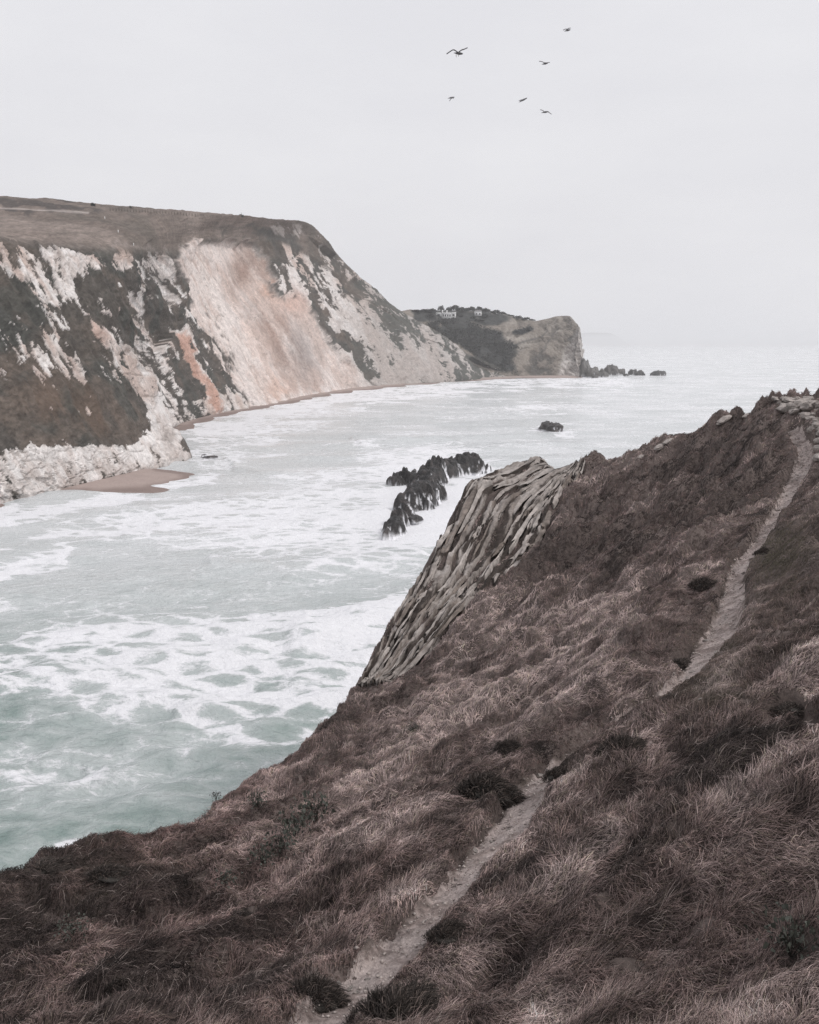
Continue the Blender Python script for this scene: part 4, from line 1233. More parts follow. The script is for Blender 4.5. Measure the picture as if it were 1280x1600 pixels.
def reef(spine, label, seed, white):
    """spine points: px, py at the water, half width m, height m"""
    sp = np.array([list(on_level(p[0], p[1], 0.0)[:2]) + [p[2], p[3]] for p in spine])
    org = np.array([sp[:, 0].mean(), sp[:, 1].mean(), 0.0])
    m = sp[:, 2].max() * 1.6
    gx = np.arange(sp[:, 0].min() - m, sp[:, 0].max() + m, 0.26); gy = np.arange(sp[:, 1].min() - m, sp[:, 1].max() + m, 0.36)
    X, Y = np.meshgrid(gx, gy)
    wx = X + 0.9 * fbm(X / 2.6, Y / 3.4, oct=3, seed=seed); wy = Y + 1.4 * fbm(X / 2.6 + 9, Y / 3.4, oct=3, seed=seed + 1)
    Z = np.full(X.shape, -2.0)
    for i in range(len(sp) - 1):
        ax, ay, aw, ah = sp[i]; bx, by, bw, bh = sp[i + 1]
        ex, ey = bx - ax, by - ay
        t = np.clip(((wx - ax) * ex + (wy - ay) * ey) / (ex * ex + ey * ey + 1e-9), 0, 1)
        d = np.sqrt((wx - ax - t * ex) ** 2 + ((wy - ay - t * ey) * 0.75) ** 2)
        w = aw + (bw - aw) * t; h = ah + (bh - ah) * t
        Z = np.maximum(Z, h * (1.12 - (d / w) ** 2.6))
    c, s_ = math.cos(0.5), math.sin(0.5)
    u = (wx * c + wy * s_) / 1.5; v = (-wx * s_ + wy * c) / 3.0
    j = _hash(np.floor(u), np.floor(v + 0.5 * _hash(np.floor(u), 0 * u, 0 * u, 5)), 0 * u, seed + 2)
    up = sstep(-1.0, 0.8, Z)
    Z = Z + up * (0.85 * j + 0.7 * ridged(wx / 1.8, wy / 2.6, oct=4, seed=seed + 3) + 0.3 * fbm(X / 0.7, Y / 0.9, oct=3, seed=seed + 4) - 0.35)
    Z = np.maximum(Z, -1.2)
    P = np.stack([X, Y, Z], -1)
    col = np.empty(P.shape); col[:] = (0.022, 0.020, 0.020)
    col = mixc(col, (0.070, 0.060, 0.057), 0.8 * sstep(-0.1, 0.7, fbm(X / 1.6, Y / 2.2, Z / 1.2, oct=4, seed=seed + 5)))
    run = ridged((X + 0.25 * Y) / 0.8, Z / 6, oct=3, seed=seed + 6) + 0.5 * fbm(X / 3, Y / 4, oct=2, seed=seed + 7)
    slope = np.gradient(Z, axis=1)
    w = sstep(0.55, 0.85, run + white + 0.5 * sstep(0.0, -0.25, slope) - 0.16 * Z)
    w = np.maximum(w, sstep(0.45, 0.05, Z))
    col = mixc(col, (0.82, 0.82, 0.85), np.clip(w, 0, 1))
    f = grid_faces(*X.shape, keep=Z > -1.1)
    V, f, cc = compact(P.reshape(-1, 3) - org, f, col.reshape(-1, 3))
    o = link(bpy.data.objects.new('reef', mesh_np('reef', V, f, M_ROCK, cc, smooth=False))); o.location = org
    tag(o, label, 'reef', G)

reef([(752, 736, 1.6, 1.2), (742, 736, 4.0, 4.2), (722, 737, 4.2, 4.4), (702, 742, 3.6, 3.4), (684, 748, 4.6, 5.2), (672, 756, 4.2, 4.6), (668, 768, 3.6, 3.6), (664, 780, 4.4, 4.4), (654, 793, 4.2, 4.0), (642, 797, 3.4, 3.4)], 'long jagged black reef rising diagonally out of the surf', 40, -0.10)
reef([(668, 764, 2.6, 2.6), (650, 758, 2.4, 2.2), (634, 757, 3.0, 3.2), (622, 758, 2.8, 2.8)], 'square black spur sticking out left from the long reef', 60, -0.3)
reef([(634, 806, 1.6, 2.0), (626, 818, 2.0, 2.6), (616, 831, 2.4, 2.4), (611, 836, 1.6, 1.0)], 'lowest black rock at the near left end of the reef', 80, -0.3)
sea_rock([(634, 662, 804, 819, 5)], 'low streaked grey slab beside the near end of the reef', seed=6, white=0.3, group=G, light=(0.11, 0.10, 0.096))
sea_rock([(643, 652, 733, 741, 3)], 'tiny black rock awash just left of the dome', seed=7, white=0.1, group=G)
sea_rock([(771, 783, 741, 746, 3)], 'tiny rock awash in foam to the right of the reef', seed=8, white=0.2, group=G)
sea_rock([(846, 870, 657, 673, 12), (858, 884, 660, 676, 10)], 'lone rounded black rock standing in the open bay', seed=9, white=0.42, blocky=0.8)
H_ = 'rocks off the tip of the headland'
GREY = dict(dark=(0.075, 0.070, 0.066), light=(0.20, 0.185, 0.172))
sea_rock([(905, 926, 560, 589, 26), (900, 916, 556, 588, 20)], 'grey rock slope leaning against the headland tip', seed=10, white=0.0, group=H_, blocky=0.9, **GREY)
sea_rock([(918, 940, 572, 590, 18), (932, 950, 577, 590, 12)], 'broad grey rock pile next to the headland slope', seed=11, white=0.0, group=H_, blocky=0.9, **GREY)
sea_rock([(945, 972, 569, 587, 22), (962, 979, 576, 586, 12)], 'large humped rock beyond the headland rock pile', seed=12, white=0.0, group=H_, blocky=0.9, dark=(0.055, 0.05, 0.048), light=(0.16, 0.145, 0.135))
sea_rock([(982, 995, 577, 586, 9)], 'left one of the pair of small dark rocks off the headland', seed=13, white=0.0, group=H_, blocky=0.9, dark=(0.04, 0.038, 0.037))
sea_rock([(993, 1008, 578, 587, 9)], 'right one of the pair of small dark rocks off the headland', seed=14, white=0.0, group=H_, blocky=0.9, dark=(0.04, 0.038, 0.037))
sea_rock([(1020, 1044, 578.5, 587.5, 12)], 'outermost dark rock alone in the sea off the headland', seed=15, white=0.0, group=H_, blocky=0.8, dark=(0.04, 0.038, 0.037))
sea_rock([(926, 936, 586, 591, 5)], 'tiny dark rock in foam in front of the headland pile', seed=16, white=0.0, group=H_, dark=(0.05, 0.048, 0.046))
sea_rock([(974, 984, 584, 588, 5)], 'tiny dark rock between the humped rock and the pair', seed=17, white=0.0, group=H_, dark=(0.05, 0.048, 0.046))
sea_rock([(313, 321, 709.5, 713, 3)], 'smaller dark stone awash off the white cliff point', seed=18, white=0.0, blocky=0.8)
sea_rock([(316, 337, 711.5, 717.5, 5)], 'larger flat dark stone awash off the white cliff point', seed=19, white=0.0, blocky=0.8)

# ------------------------------------------------------------------ vegetation on the headland
def leaf_mesh(name, n, mat, seed, rx=1.0, rz=1.0, leaf=0.22, dome=True):
    rg = np.random.default_rng(seed)
    d = rg.normal(0, 1, (n, 3)); d /= np.linalg.norm(d, axis=1, keepdims=True)
    if dome: d[:, 2] = np.abs(d[:, 2]) * 1.0 - 0.15
    lump = 0.75 + 0.45 * fbm(d[:, 0] * 1.6 + seed, d[:, 1] * 1.6, d[:, 2] * 1.6, oct=3, seed=seed)
    p = d * (lump * rg.uniform(0.55, 1.0, n) ** 0.5)[:, None] * np.array([rx, rx, rz])
    u = rg.normal(0, 1, (n, 3)); u /= np.linalg.norm(u, axis=1, keepdims=True)
    v = np.cross(u, rg.normal(0, 1, (n, 3))); v /= np.linalg.norm(v, axis=1, keepdims=True)
    s = leaf * rg.uniform(0.6, 1.3, n)[:, None]
    V = np.stack([p - u * s, p + v * s * 0.5, p + u * s, p - v * s * 0.5], 1).reshape(-1, 3)
    return mesh_np(name, V, np.arange(4 * n).reshape(n, 4), mat, smooth=False)

M_TREE = plain_mat('evergreen_leaves', (0.046, 0.047, 0.043), 0.8, 0.6, 0.6, 1.5)
M_BARK = plain_mat('bark', (0.085, 0.07, 0.06), 0.9)

def trunk_mesh(h, r):
    k = 6
    lv = [(0, 1.0), (0.45, 0.75), (1.0, 0.3)]
    V = [(r * s * math.cos(2 * math.pi * i / k) + 0.06 * h * t * t, r * s * math.sin(2 * math.pi * i / k), h * t) for t, s in lv for i in range(k)]
    f = [(a * k + i, a * k + (i + 1) % k, (a + 1) * k + (i + 1) % k, (a + 1) * k + i) for a in range(2) for i in range(k)]
    return mesh_np('trunk', np.array(V), np.array(f), M_BARK)

def build_trees():
    crowns = [leaf_mesh('crown', 420, M_TREE, 700 + k, 1.0, 0.9, 0.16) for k in range(5)]
    tm = trunk_mesh(1.0, 0.08)
    ordn = ['first', 'second', 'third', 'fourth', 'fifth', 'sixth', 'seventh', 'eighth', 'ninth', 'tenth', 'eleventh', 'twelfth', 'thirteenth', 'fourteenth', 'fifteenth', 'sixteenth']
    sky_row = [(652, 488, 14, 6), (664, 487, 16, 6), (676, 487, 14, 7), (690, 485, 9, 9), (702, 486, 12, 8), (709, 484, 15, 11), (722, 486, 16, 9), (735, 486, 18, 9), (748, 487, 16, 9), (760, 488, 16, 9), (773, 490, 16, 8), (785, 492, 14, 7), (797, 495, 14, 6), (810, 497, 14, 5), (822, 499, 16, 5), (832, 500, 10, 4)]
    front = [(672, 496, 14, 7), (717, 495, 14, 7), (728, 496, 14, 8), (739, 498, 12, 5), (757, 496, 13, 8), (768, 497, 14, 8), (748, 502, 16, 6), (782, 501, 14, 6)]
    rg = np.random.default_rng(3)
    for row, lab, grp in ((sky_row, '%s dark wind-shaped tree from the left on the headland skyline', 'trees on the headland skyline'), (front, '%s dark bush from the left in the row around the white houses', 'bushes around the white houses')):
        for i, (px, py, w, h) in enumerate(row):
            p = head_point(px, py)
            k = (p - Vector((0, 0, CAM_H))).length / F
            t = empty('tree' if row is sky_row else 'bush', p - Vector((0, 0, 0.5)), rg.uniform(0, 6))
            tag(t, lab % ordn[i], 'tree' if row is sky_row else 'bush', grp)
            c = link(bpy.data.objects.new('crown', crowns[(i * 3) % 5]), t)
            c.scale = (w / 2 * k * 1.15, w / 2 * k * 1.15, h * k * 0.8); c.location = (0, 0, h * k * 0.25)
            b = link(bpy.data.objects.new('trunk', tm), t); b.scale = (h * k * 0.7,) * 3
    # scrub that reads as one mass
    V = []
    polys = [[(664, 500), (700, 500), (742, 503), (752, 512), (786, 520), (800, 536), (812, 545), (800, 560), (806, 586), (780, 578), (740, 554), (700, 530), (676, 515)], [(803, 519), (826, 512), (831, 515), (815, 523)]]
    hx, hy = HEAD_XY[0][:200].ravel(), HEAD_XY[1][:200].ravel()
    ok = np.maximum.reduce([poly_sd(hx, hy, p) for p in polys]) > 0
    pts = HEAD_P[:200].reshape(-1, 3)[ok]
    nn = fbm(pts[:, 0] / 12, pts[:, 1] / 20, pts[:, 2] / 9, oct=3, seed=711)
    pts = pts[nn > -0.25]
    n = 9000
    p = pts[rg.integers(0, len(pts), n)] + rg.normal(0, 1.1, (n, 3)) + np.array([0, -0.6, 0.7])
    u = rg.normal(0, 1, (n, 3)); u /= np.linalg.norm(u, axis=1, keepdims=True)
    v = np.cross(u, rg.normal(0, 1, (n, 3))); v /= np.linalg.norm(v, axis=1, keepdims=True)
    s = rg.uniform(0.5, 1.2, n)[:, None]
    me = mesh_np('scrub', np.stack([p - u * s, p + v * s * 0.6, p + u * s, p - v * s * 0.6], 1).reshape(-1, 3), np.arange(4 * n).reshape(n, 4), M_TREE, smooth=False)
    tag(link(bpy.data.objects.new('scrub', me)), 'mass of dark scrub on the headland slope', 'scrub', kind='stuff')

build_trees()

# ------------------------------------------------------------------ houses on the headland
M_WHITE = plain_mat('white_render', (0.80, 0.79, 0.79), 0.8, 1.0, 0.92, 1.05)
M_SLATE = plain_mat('slate', (0.16, 0.15, 0.15), 0.7, 2.0)
M_GLASS = plain_mat('window_glass', (0.04, 0.045, 0.05), 0.15, 1.0, spec=0.5)

def box_mesh(name, x0, x1, y0, y1, z0, z1, mat, taper=0.0):
    t = taper
    V = [(x0, y0, z0), (x1, y0, z0), (x1, y1, z0), (x0, y1, z0), (x0 + t, y0 + t, z1), (x1 - t, y0 + t, z1), (x1 - t, y1 - t, z1), (x0 + t, y1 - t, z1)]
    f = [(0, 3, 2, 1), (4, 5, 6, 7), (0, 1, 5, 4), (1, 2, 6, 5), (2, 3, 7, 6), (3, 0, 4, 7)]
    return mesh_np(name, np.array(V, float), np.array(f), mat, smooth=False)

def build_houses():
    p = head_point(697, 497)
    r = empty('house', p + Vector((0, -2, -1.0)))
    tag(r, 'long white bungalow with two chimneys among headland trees', 'house')
    def part(name, me, parent): return link(bpy.data.objects.new(name, me), parent)
    main = part('wall', box_mesh('wall', -4.5, 6, 0, 7, 0, 6.0, M_WHITE), r)
    wl = part('wall', box_mesh('wall', -11, -4.52, 1.5, 7, 1.8, 6.2, M_WHITE), r)
    wr = part('wall', box_mesh('wall', 6.02, 11.5, 1.0, 7, 1.0, 6.6, M_WHITE), r)
    part('roof', box_mesh('roof', -5.0, 6.5, -0.5, 7.4, 6.003, 6.9, M_WHITE, 0.5), r)
    part('roof', box_mesh('roof', -11.4, -5.02, 1.1, 7.3, 6.203, 7.0, M_WHITE, 0.5), r)
    part('roof', box_mesh('roof', 6.52, 11.9, 0.6, 7.3, 6.603, 7.5, M_WHITE, 0.5), r)
    part('chimney', box_mesh('chimney', -4.2, -3.0, 3, 4.2, 6.5, 9.6, M_WHITE), r)
    part('chimney', box_mesh('chimney', 0.8, 2.0, 3, 4.2, 6.5, 9.6, M_WHITE), r)
    for x in (-3.6, -1.0, 1.6, 4.0):
        w = part('window', box_mesh('window', x, x + 1.5, -0.06, 0.2, 2.6, 4.9, M_GLASS), r)
        part('sill', box_mesh('sill', x - 0.1, x + 1.6, -0.22, -0.07, 2.35, 2.58, M_WHITE), w)
    part('window', box_mesh('window', -9.5, -6.5, 1.44, 1.7, 3.4, 5.2, M_GLASS), r)
    part('window', box_mesh('window', 7.6, 10.0, 0.94, 1.2, 3.2, 5.4, M_GLASS), r)
    p = head_point(748, 493)
    r2 = empty('house', p + Vector((0, -2, -0.5)))
    tag(r2, 'small white house with grey roof at the right among trees', 'house')
    part('wall', box_mesh('wall', -4.5, 3.5, 0, 6, 0, 5.2, M_WHITE), r2)
    V = np.array([(-5, -0.4, 5.203), (4, -0.4, 5.203), (4, 6.4, 5.203), (-5, 6.4, 5.203), (-4, 3, 7.0), (3, 3, 7.0)], float)
    me = mesh_np('roof', V, np.array([(0, 1, 5, 4), (2, 3, 4, 5), (1, 2, 5, 5), (3, 0, 4, 4)])[:2], M_SLATE, smooth=False)
    part('roof', me, r2)
    part('window', box_mesh('window', -3.2, -1.6, -0.05, 0.2, 1.4, 3.2, M_GLASS), r2)
    part('window', box_mesh('window', 0.6, 2.2, -0.05, 0.2, 1.4, 3.2, M_GLASS), r2)

build_houses()

# ------------------------------------------------------------------ along the cliff top
def build_clifftop():
    root = None
    M_POST = plain_mat('weathered_post', (0.14, 0.115, 0.10), 0.9)
    pm = box_mesh('post', -0.12, 0.12, -0.12, 0.12, -0.3, 1.5, M_POST)
    xs = np.arange(172, 345, 4.6)
    pts = [cliff_point(x, 329 + (x - 172) * 0.062) for x in xs]
    root = empty('fence', pts[0]); tag(root, 'thin wire fence on dark posts along the cliff meadow skyline', 'fence')
    for p in pts:
        o = link(bpy.data.objects.new('post', pm), root); o.location = p - pts[0]
    V, f = [], []
    for i, p in enumerate(pts):
        q = p - pts[0]
        V += [(q.x, q.y, q.z + 1.25), (q.x, q.y, q.z + 1.20), (q.x, q.y + 0.03, q.z + 1.22)]
        if i:
            a, b = 3 * (i - 1), 3 * i
            f += [(a, b, b + 1, a + 1), (a + 1, b + 1, b + 2, a + 2), (a + 2, b + 2, b, a)]
    link(bpy.data.objects.new('wire', mesh_np('wire', np.array(V), np.array(f), M_POST, smooth=False)), root)
    crown = leaf_mesh('crown', 260, M_TREE, 731, 1.0, 0.8, 0.2); tm = trunk_mesh(1.0, 0.08)
    for px, py, s, lab in ((145, 322, 1.6, 'tiny dark bush on the left skyline of the cliff meadow'), (377, 338, 2.6, 'low dark bush on the cliff skyline above the landslip'), (204, 325, 1.0, 'tiny upright dark bush on the skyline left of the landslip')):
        p = cliff_point(px, py)
        t = empty('bush', p); tag(t, lab, 'bush')
        c = link(bpy.data.objects.new('crown', crown), t); c.scale = (s * 0.9, s * 0.9, s * 0.9 if px > 300 else s * 1.3)
        b = link(bpy.data.objects.new('trunk', tm), t); b.scale = (s, s, s)
    wm = box_mesh('post', -0.11, 0.11, -0.11, 0.11, -0.2, 0.9, M_WHITE)
    for i, (px, py) in enumerate(((164, 342), (185, 363), (200, 382), (209, 383))):
        o = link(bpy.data.objects.new('marker_post', wm)); o.location = cliff_point(px, py)
        tag(o, ('highest', 'second highest', 'lower left', 'lowest right')[i] + ' of the small white marker posts in the cliff meadow', 'post', 'white marker posts on the meadow')

build_clifftop()

# ------------------------------------------------------------------ tussocks and leafy plants on the near slope
M_TUSS = plain_mat('dark_tussock', (0.040, 0.036, 0.032), 0.8, 6.0, 0.6, 1.5)
M_BLADE = attr_mat('tussock_blades', 8.0, 2.0, 0.8, 1.2, 0.0, 0.01)
M_LEAF = plain_mat('leaf', (0.062, 0.066, 0.055), 0.6, 5.0, 0.6, 1.6)

def tussock_mesh(seed, n=3600):
    rg = np.random.default_rng(seed)
    a = rg.uniform(0, 2 * math.pi, n); rr = np.sqrt(rg.random(n))
    lump = 0.75 + 0.5 * fbm(np.cos(a) * 1.3 + seed, np.sin(a) * 1.3, rr * 1.5, oct=3, seed=seed)
    bx, by = rr * np.cos(a) * lump, rr * np.sin(a) * lump
    bz = 0.55 * (1 - rr ** 2) * lump - 0.12
    out_ = np.stack([np.cos(a) * rr * 0.8 + 0.5, np.sin(a) * rr * 0.8 + 0.25, np.full(n, 0.5)], -1) + rg.normal(0, 0.35, (n, 3))
    out_ /= np.linalg.norm(out_, axis=1, keepdims=True)
    L = rg.uniform(0.15, 0.42, n)[:, None]
    w = np.cross(out_, rg.normal(0, 1, (n, 3))); w /= np.linalg.norm(w, axis=1, keepdims=True); w *= 0.010
    b = np.stack([bx, by, bz], -1)
    m1 = b + out_ * L * 0.55
    tip = b + out_ * L + np.array([0.15, 0.08, -0.45]) * L
    V = np.stack([b - w, b + w, m1 + w * 0.8, m1 - w * 0.8, tip], 1).reshape(-1, 3)
    i = np.arange(n) * 5
    f = np.concatenate([np.stack([i, i + 1, i + 2], -1), np.stack([i, i + 2, i + 3], -1), np.stack([i + 3, i + 2, i + 4], -1)])
    tone = np.array([0.050, 0.042, 0.038]) * rg.uniform(0.45, 1.5, (n, 1)) ** 1.3
    tone = np.where(rg.random((n, 1)) < 0.12, np.array([0.17, 0.135, 0.12]), tone)
    return mesh_np('blades', V, f, M_BLADE, np.repeat(tone, 5, 0), smooth=False)

TUSS = []
def build_plants():
    rg = np.random.default_rng(21)
    tm = [tussock_mesh(800 + k) for k in range(4)]
    core = stone_mesh('root_mat', 77, M_TUSS, 2, 0.6, True, 0.25)
    spots = [
        (974, 1174, 30, 44, 'large black-brown tussock standing right of the narrow middle path'),
        (793, 1170, 18, 22, 'small round tussock alone on the pale slope left of the path'),
        (870, 1216, 20, 30, 'upright dark tussock at the bend of the path'),
        (500, 1562, 42, 52, 'dark tussock on the left bank near the bottom of the path'),
        (622, 1592, 58, 76, 'biggest dark tussock on the right bank at the bottom of the path'),
        (696, 1464, 26, 34, 'slim dark tussock on the right path bank in mid slope'),
        (75, 1360, 32, 20, 'low dark bush on the cliff edge at far left'),
        (178, 1368, 30, 22, 'low dark bush inside the cliff edge at left'),
        (1104, 918, 20, 24, 'dark tussock on the left bank of the upper path'),
        (1190, 866, 10, 16, 'small dark tussock touching the upper path on its right'),
        (1060, 1040, 20, 16, 'dark overhanging tussock where the path narrows'),
        (772, 1240, 44, 46, 'wide shaggy dark tussock left of the path bend'),
        (385, 1435, 20, 16, 'small dark tussock in the brown grass at lower left'),
        (180, 1560, 26, 44, 'tall dark tussock near the bottom left corner'),
        (1240, 1108, 26, 14, 'low dark tussock above the side path at right'),
    ]
    for i, (px, py, hw, h, lab) in enumerate(spots):
        p = hit(px, py, HZ)
        k = np.linalg.norm(p - np.array([0, 0, CAM_H])) / F
        t = empty('tussock', tuple(float(v) for v in p), rg.uniform(-0.7, 0.7)); tag(t, lab, 'tussock', 'dark tussocks on the near slope'); TUSS.append((p[0], p[1], hw * k))
        c = link(bpy.data.objects.new('blades', tm[i % 4]), t); c.scale = (hw * k * rg.uniform(1.15, 1.5), hw * k * rg.uniform(0.8, 1.1), h * k * 1.2)
        b = link(bpy.data.objects.new('root_mat', core), t); b.scale = (hw * k * 0.7, hw * k * 0.7, h * k * 0.3)
    # leafy plants
    def leafy(n, seed):
        r2 = np.random.default_rng(seed)
        p = np.stack([r2.normal(0, 0.45, n), r2.normal(0, 0.45, n), r2.uniform(0.15, 1.0, n) ** 0.8], -1)
        d = np.stack([p[:, 0], p[:, 1], np.full(n, 0.35)], -1) + r2.normal(0, 0.4, (n, 3)); d /= np.linalg.norm(d, axis=1, keepdims=True)
        w = np.cross(d, r2.normal(0, 1, (n, 3))); w /= np.linalg.norm(w, axis=1, keepdims=True)
        L = r2.uniform(0.12, 0.3, n)[:, None]
        V = np.stack([p, p + d * L * 0.5 + w * L * 0.32, p + d * L - np.array([0, 0, 0.05]), p + d * L * 0.5 - w * L * 0.32], 1).reshape(-1, 3)
        lv = mesh_np('leaves', V, np.arange(4 * n).reshape(n, 4), M_LEAF, smooth=False)
        sv, sf = [], []
        for q in range(7):
            e = np.array([r2.normal(0, 0.35), r2.normal(0, 0.35), 0.85]); o = len(sv)
            for b3, rad in ((np.zeros(3), 0.03), (e * 0.5 + np.array([0.05, 0, 0]), 0.022), (e, 0.01)):
                for a in range(3): sv.append(b3 + rad * np.array([math.cos(a * 2.1), math.sin(a * 2.1), 0]))
            for l_ in range(2):
                for a in range(3): sf.append((o + l_ * 3 + a, o + l_ * 3 + (a + 1) % 3, o + l_ * 3 + 3 + (a + 1) % 3, o + l_ * 3 + 3 + a))
        return lv, mesh_np('stem', np.array(sv), np.array(sf), M_TUSS)
    kinds = [leafy(170, 900 + k) for k in range(3)]
    for i, (px, py, hw, h, lab) in enumerate([
            (492, 1290, 22, 26, 'highest and palest plant of the dark leafy row on the seaward slope'), (462, 1312, 18, 26, 'second plant down in the dark leafy row on the seaward slope'), (440, 1336, 18, 22, 'third plant down in the dark leafy row on the seaward slope'),
            (412, 1356, 16, 18, 'fourth plant down in the dark leafy row on the seaward slope'), (352, 1386, 15, 14, 'lowest plant of the dark leafy row on the seaward slope'), (402, 1264, 12, 14, 'small leafy plant near the grassy cliff edge'),
            (338, 1254, 5, 10, 'tiny sprig on the cliff edge against the water'), (115, 1465, 16, 14, 'dark leafy plant in the brown grass at left'), (1235, 1500, 30, 36, 'broad-leaved dark plant in long grass at lower right'), (645, 1146, 8, 8, 'tiny pale-leaved plant in the grass below the outcrop')]):
        p = hit(px, py, HZ); k = np.linalg.norm(p - np.array([0, 0, CAM_H])) / F
        t = empty('leafy_plant', tuple(float(v) for v in p), i * 1.3); tag(t, lab, 'plant', 'leafy plants on the near slope')
        lv, sm = kinds[i % 3]
        for nm, me in (('leaves', lv), ('stem', sm)):
            o = link(bpy.data.objects.new(nm, me), t); o.scale = (hw * k * 1.2, hw * k * 1.2, h * k * 1.6)

build_plants()
build_grass()

# ------------------------------------------------------------------ gulls
M_GULL = plain_mat('gull_feathers', (0.13, 0.125, 0.13), 0.7, 8.0, 0.5, 1.6)
M_BEAK = plain_mat('gull_beak', (0.22, 0.19, 0.12), 0.5)

def gull(px, py, dist, head, tail, wings, legs, label, thick=1.0):
    """head, tail and wing points in photograph pixels from the body's middle, with metres of depth as third value"""
    k = dist / F
    c = at(px, py, dist)
    def w3(p): return np.array([p[0] * k, (p[2] if len(p) > 2 else 0.0), -p[1] * k])
    Vs, Fs = [], []
    off = [0]
    def tube(pts, rad, up=None):
        pts = np.array(pts); n = len(pts); m = 8
        T = np.gradient(pts, axis=0); T /= np.linalg.norm(T, axis=1, keepdims=True)
        ref = np.array([0.1, 1.0, 0.25]) if up is None else up
        A = ref - (T @ ref)[:, None] * T; A /= np.linalg.norm(A, axis=1, keepdims=True)
        B = np.cross(T, A)
        V = np.array([[pts[i] + A[i] * rad[i][0] * math.cos(q) + B[i] * rad[i][1] * math.sin(q) for q in np.linspace(0, 2 * math.pi, m, endpoint=False)] for i in range(n)]).reshape(-1, 3)
        q4 = [(off[0] + i * m + j, off[0] + i * m + (j + 1) % m, off[0] + (i + 1) * m + (j + 1) % m, off[0] + (i + 1) * m + j) for i in range(n - 1) for j in range(m)]
        f = [(a, b, c_) for a, b, c_, d_ in q4] + [(a, c_, d_) for a, b, c_, d_ in q4]
        e0, e1 = off[0] + n * m, off[0] + n * m + 1
        f += [(e0, off[0] + (j + 1) % m, off[0] + j) for j in range(m)] + [(e1, off[0] + (n - 1) * m + j, off[0] + (n - 1) * m + (j + 1) % m) for j in range(m)]
        V = np.concatenate([V, pts[:1], pts[-1:]])
        Vs.append(V); Fs.extend(f); off[0] += len(V)
    h, t = w3(head), w3(tail)
    prof = [(0.0, 0.03, 0.02), (0.12, 0.06, 0.025), (0.28, 0.065, 0.05), (0.5, 0.085, 0.075), (0.68, 0.085, 0.08), (0.80, 0.06, 0.06), (0.90, 0.055, 0.055), (0.97, 0.04, 0.04), (1.0, 0.015, 0.015)]
    tube([t + (h - t) * s for s, _, _ in prof], [(a * thick, b * thick) for _, a, b in prof])
    for wpts in wings:
        q = np.array([w3(p) for p in wpts])
        s = np.linspace(0, len(q) - 1, 9)
        q = catmull(q, s)
        ch = np.interp(np.linspace(0, 1, 9), [0, 0.45, 0.8, 1.0], [0.15, 0.15, 0.10, 0.04])
        tube(q, [(x * thick, 0.03 * thick) for x in ch])
    me = mesh_np('gull', np.concatenate(Vs), np.array(Fs), M_GULL)
    o = link(bpy.data.objects.new('gull', me)); o.location = c
    md = o.modifiers.new('skin', 'REMESH'); md.mode = 'VOXEL'; md.voxel_size = 0.012; md.use_smooth_shade = True
    tag(o, label, 'gull', 'gulls flying over the bay')
    d = (h - t) / np.linalg.norm(h - t)
    V = np.array([h - d * 0.01 + np.array([0, 0.012, 0.012]), h - d * 0.01 + np.array([0, -0.012, 0.012]), h - d * 0.01 + np.array([0, 0, -0.014]), h + d * 0.06 + np.array([0, 0, -0.012])])
    link(bpy.data.objects.new('beak', mesh_np('beak', V, np.array([(0, 1, 3), (1, 2, 3), (2, 0, 3), (0, 2, 1)]), M_BEAK, smooth=False)), o)
    for a, b in legs:
        a, b = w3(a), w3(b)
        r = 0.012
        V = np.array([a + (r, 0, 0), a + (-r, r, 0), a + (-r, -r, 0), b + (r, 0, 0), b + (-r, r, 0), b + (-r, -r, 0)])
        link(bpy.data.objects.new('leg', mesh_np('leg', V, np.array([(0, 1, 4, 3), (1, 2, 5, 4), (2, 0, 3, 5)]), M_BEAK)), o)

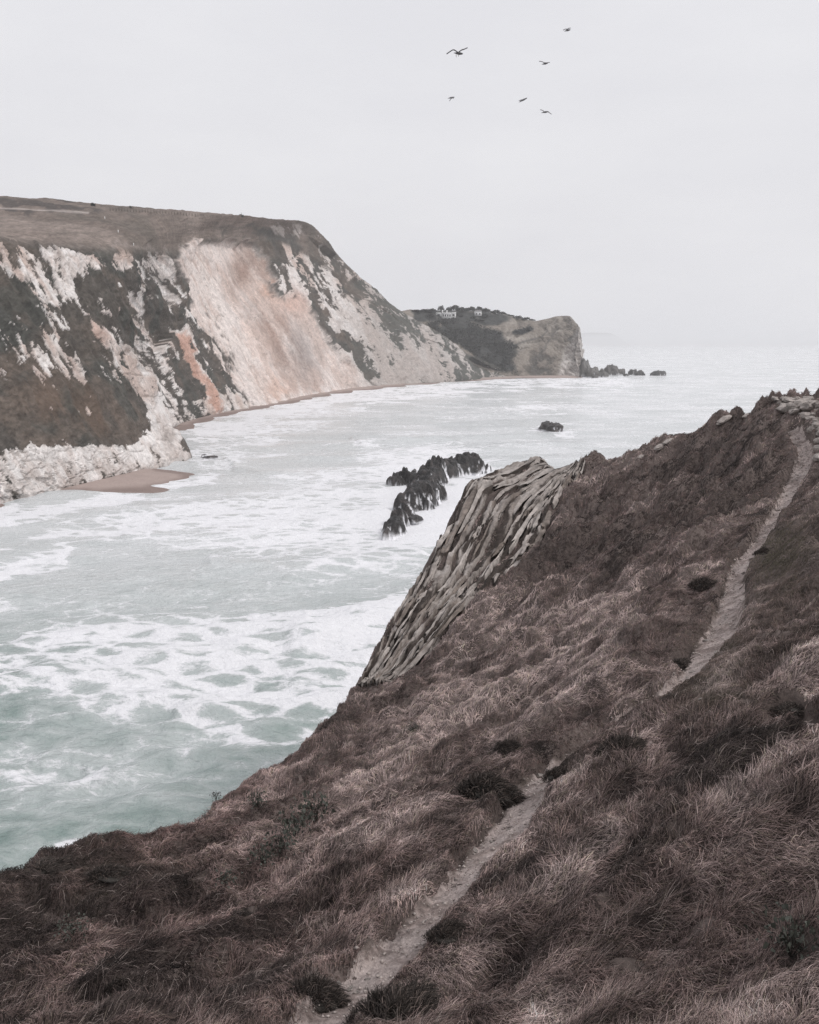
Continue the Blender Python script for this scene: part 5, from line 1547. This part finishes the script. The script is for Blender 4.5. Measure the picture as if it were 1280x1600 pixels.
gull(716, 82.5, 56, (6.5, 2.2, -0.12), (-6, -1, 0.16), [[(-1, -1, -0.02), (-7, -2.4, -0.22), (-12, 0.5, -0.3), (-17, 3.8, -0.3)], [(1, -1.2, 0.02), (5, -5, 0.2), (9, -7, 0.3), (14, -9.5, 0.35)]], [((-3, 2), (-2.6, 6)), ((0, 2), (0.8, 5))], 'largest gull with wings raised, leftmost of the upper ones')
gull(886, 46, 92, (4.6, 0.8, -0.1), (-3.5, 1.5, 0.2), [[(0, 0, -0.05), (-3, 1.0, -0.3), (-6.5, 3.2, -0.5)], [(0.6, -0.6, 0.05), (2.8, -2.6, 0.25), (6.4, -4.0, 0.45)]], [], 'highest gull at upper right of the flock')
gull(851, 98, 84, (4.4, 1.0, -0.1), (-3.4, 1.2, 0.22), [[(-0.5, 0.2, -0.05), (-4, -0.4, -0.2), (-8.6, -0.6, -0.3)], [(0.6, -0.2, 0.05), (4, -1.0, 0.2), (8.2, -1.8, 0.3)]], [], 'gull gliding edge-on with flat wings below the highest one')
gull(705, 153, 96, (4.8, -0.8, -0.08), (-5, 0.2, 0.12), [[(1.0, 0.6, -0.05), (-0.5, 2.6, -0.35), (-2.6, 6, -0.5)], [(0.5, -0.6, 0.06), (1.5, -1.8, 0.45), (4.0, -2.0, 0.7)]], [], 'dark gull with wing beating down at left below the largest')
gull(817, 156, 90, (6.0, -2.2, -0.1), (-5.6, 2.8, 0.15), [[(-1, 0.8, -0.04), (-3, 2.6, -0.4), (-3.8, 4.4, -0.6)], [(0, -0.6, 0.05), (-2, -1.4, 0.4), (-4.2, -1.6, 0.7)]], [], 'gull climbing with folded wings in the middle of the flock')
gull(852, 175, 86, (4.5, -0.4, -0.08), (-5.5, 0.8, 0.1), [[(1, -0.4, -0.05), (4.5, 1.0, -0.2), (8.6, 4.2, -0.3)], [(-1, -0.6, 0.06), (-3.4, -3.2, 0.25), (-6.6, -4.6, 0.35)]], [], 'lowest gull at right with spread bent wings')

# ------------------------------------------------------------------ sea haze
def build_haze():
    R, z0, z1 = 26000.0, -8.0, 175.0
    V = [(-R, -R, z0), (R, -R, z0), (R, R, z0), (-R, R, z0), (-R, -R, z1), (R, -R, z1), (R, R, z1), (-R, R, z1)]
    f = [(0, 3, 2, 1), (4, 5, 6, 7), (0, 1, 5, 4), (1, 2, 6, 5), (2, 3, 7, 6), (3, 0, 4, 7)]
    m = bpy.data.materials.new('haze'); m.use_nodes = True
    n = m.node_tree; n.nodes.clear()
    o = n.nodes.new('ShaderNodeOutputMaterial'); v = n.nodes.new('ShaderNodeVolumePrincipled')
    v.inputs['Color'].default_value = (0.99, 0.99, 0.995, 1)
    v.inputs['Density'].default_value = 0.00017
    v.inputs['Anisotropy'].default_value = 0.75
    n.links.new(v.outputs[0], o.inputs['Volume'])
    me = mesh_np('haze', np.array(V), np.array(f), m, smooth=False)
    tag(link(bpy.data.objects.new('haze', me)), 'pale sea haze over the whole bay', 'haze', kind='stuff')

build_haze()
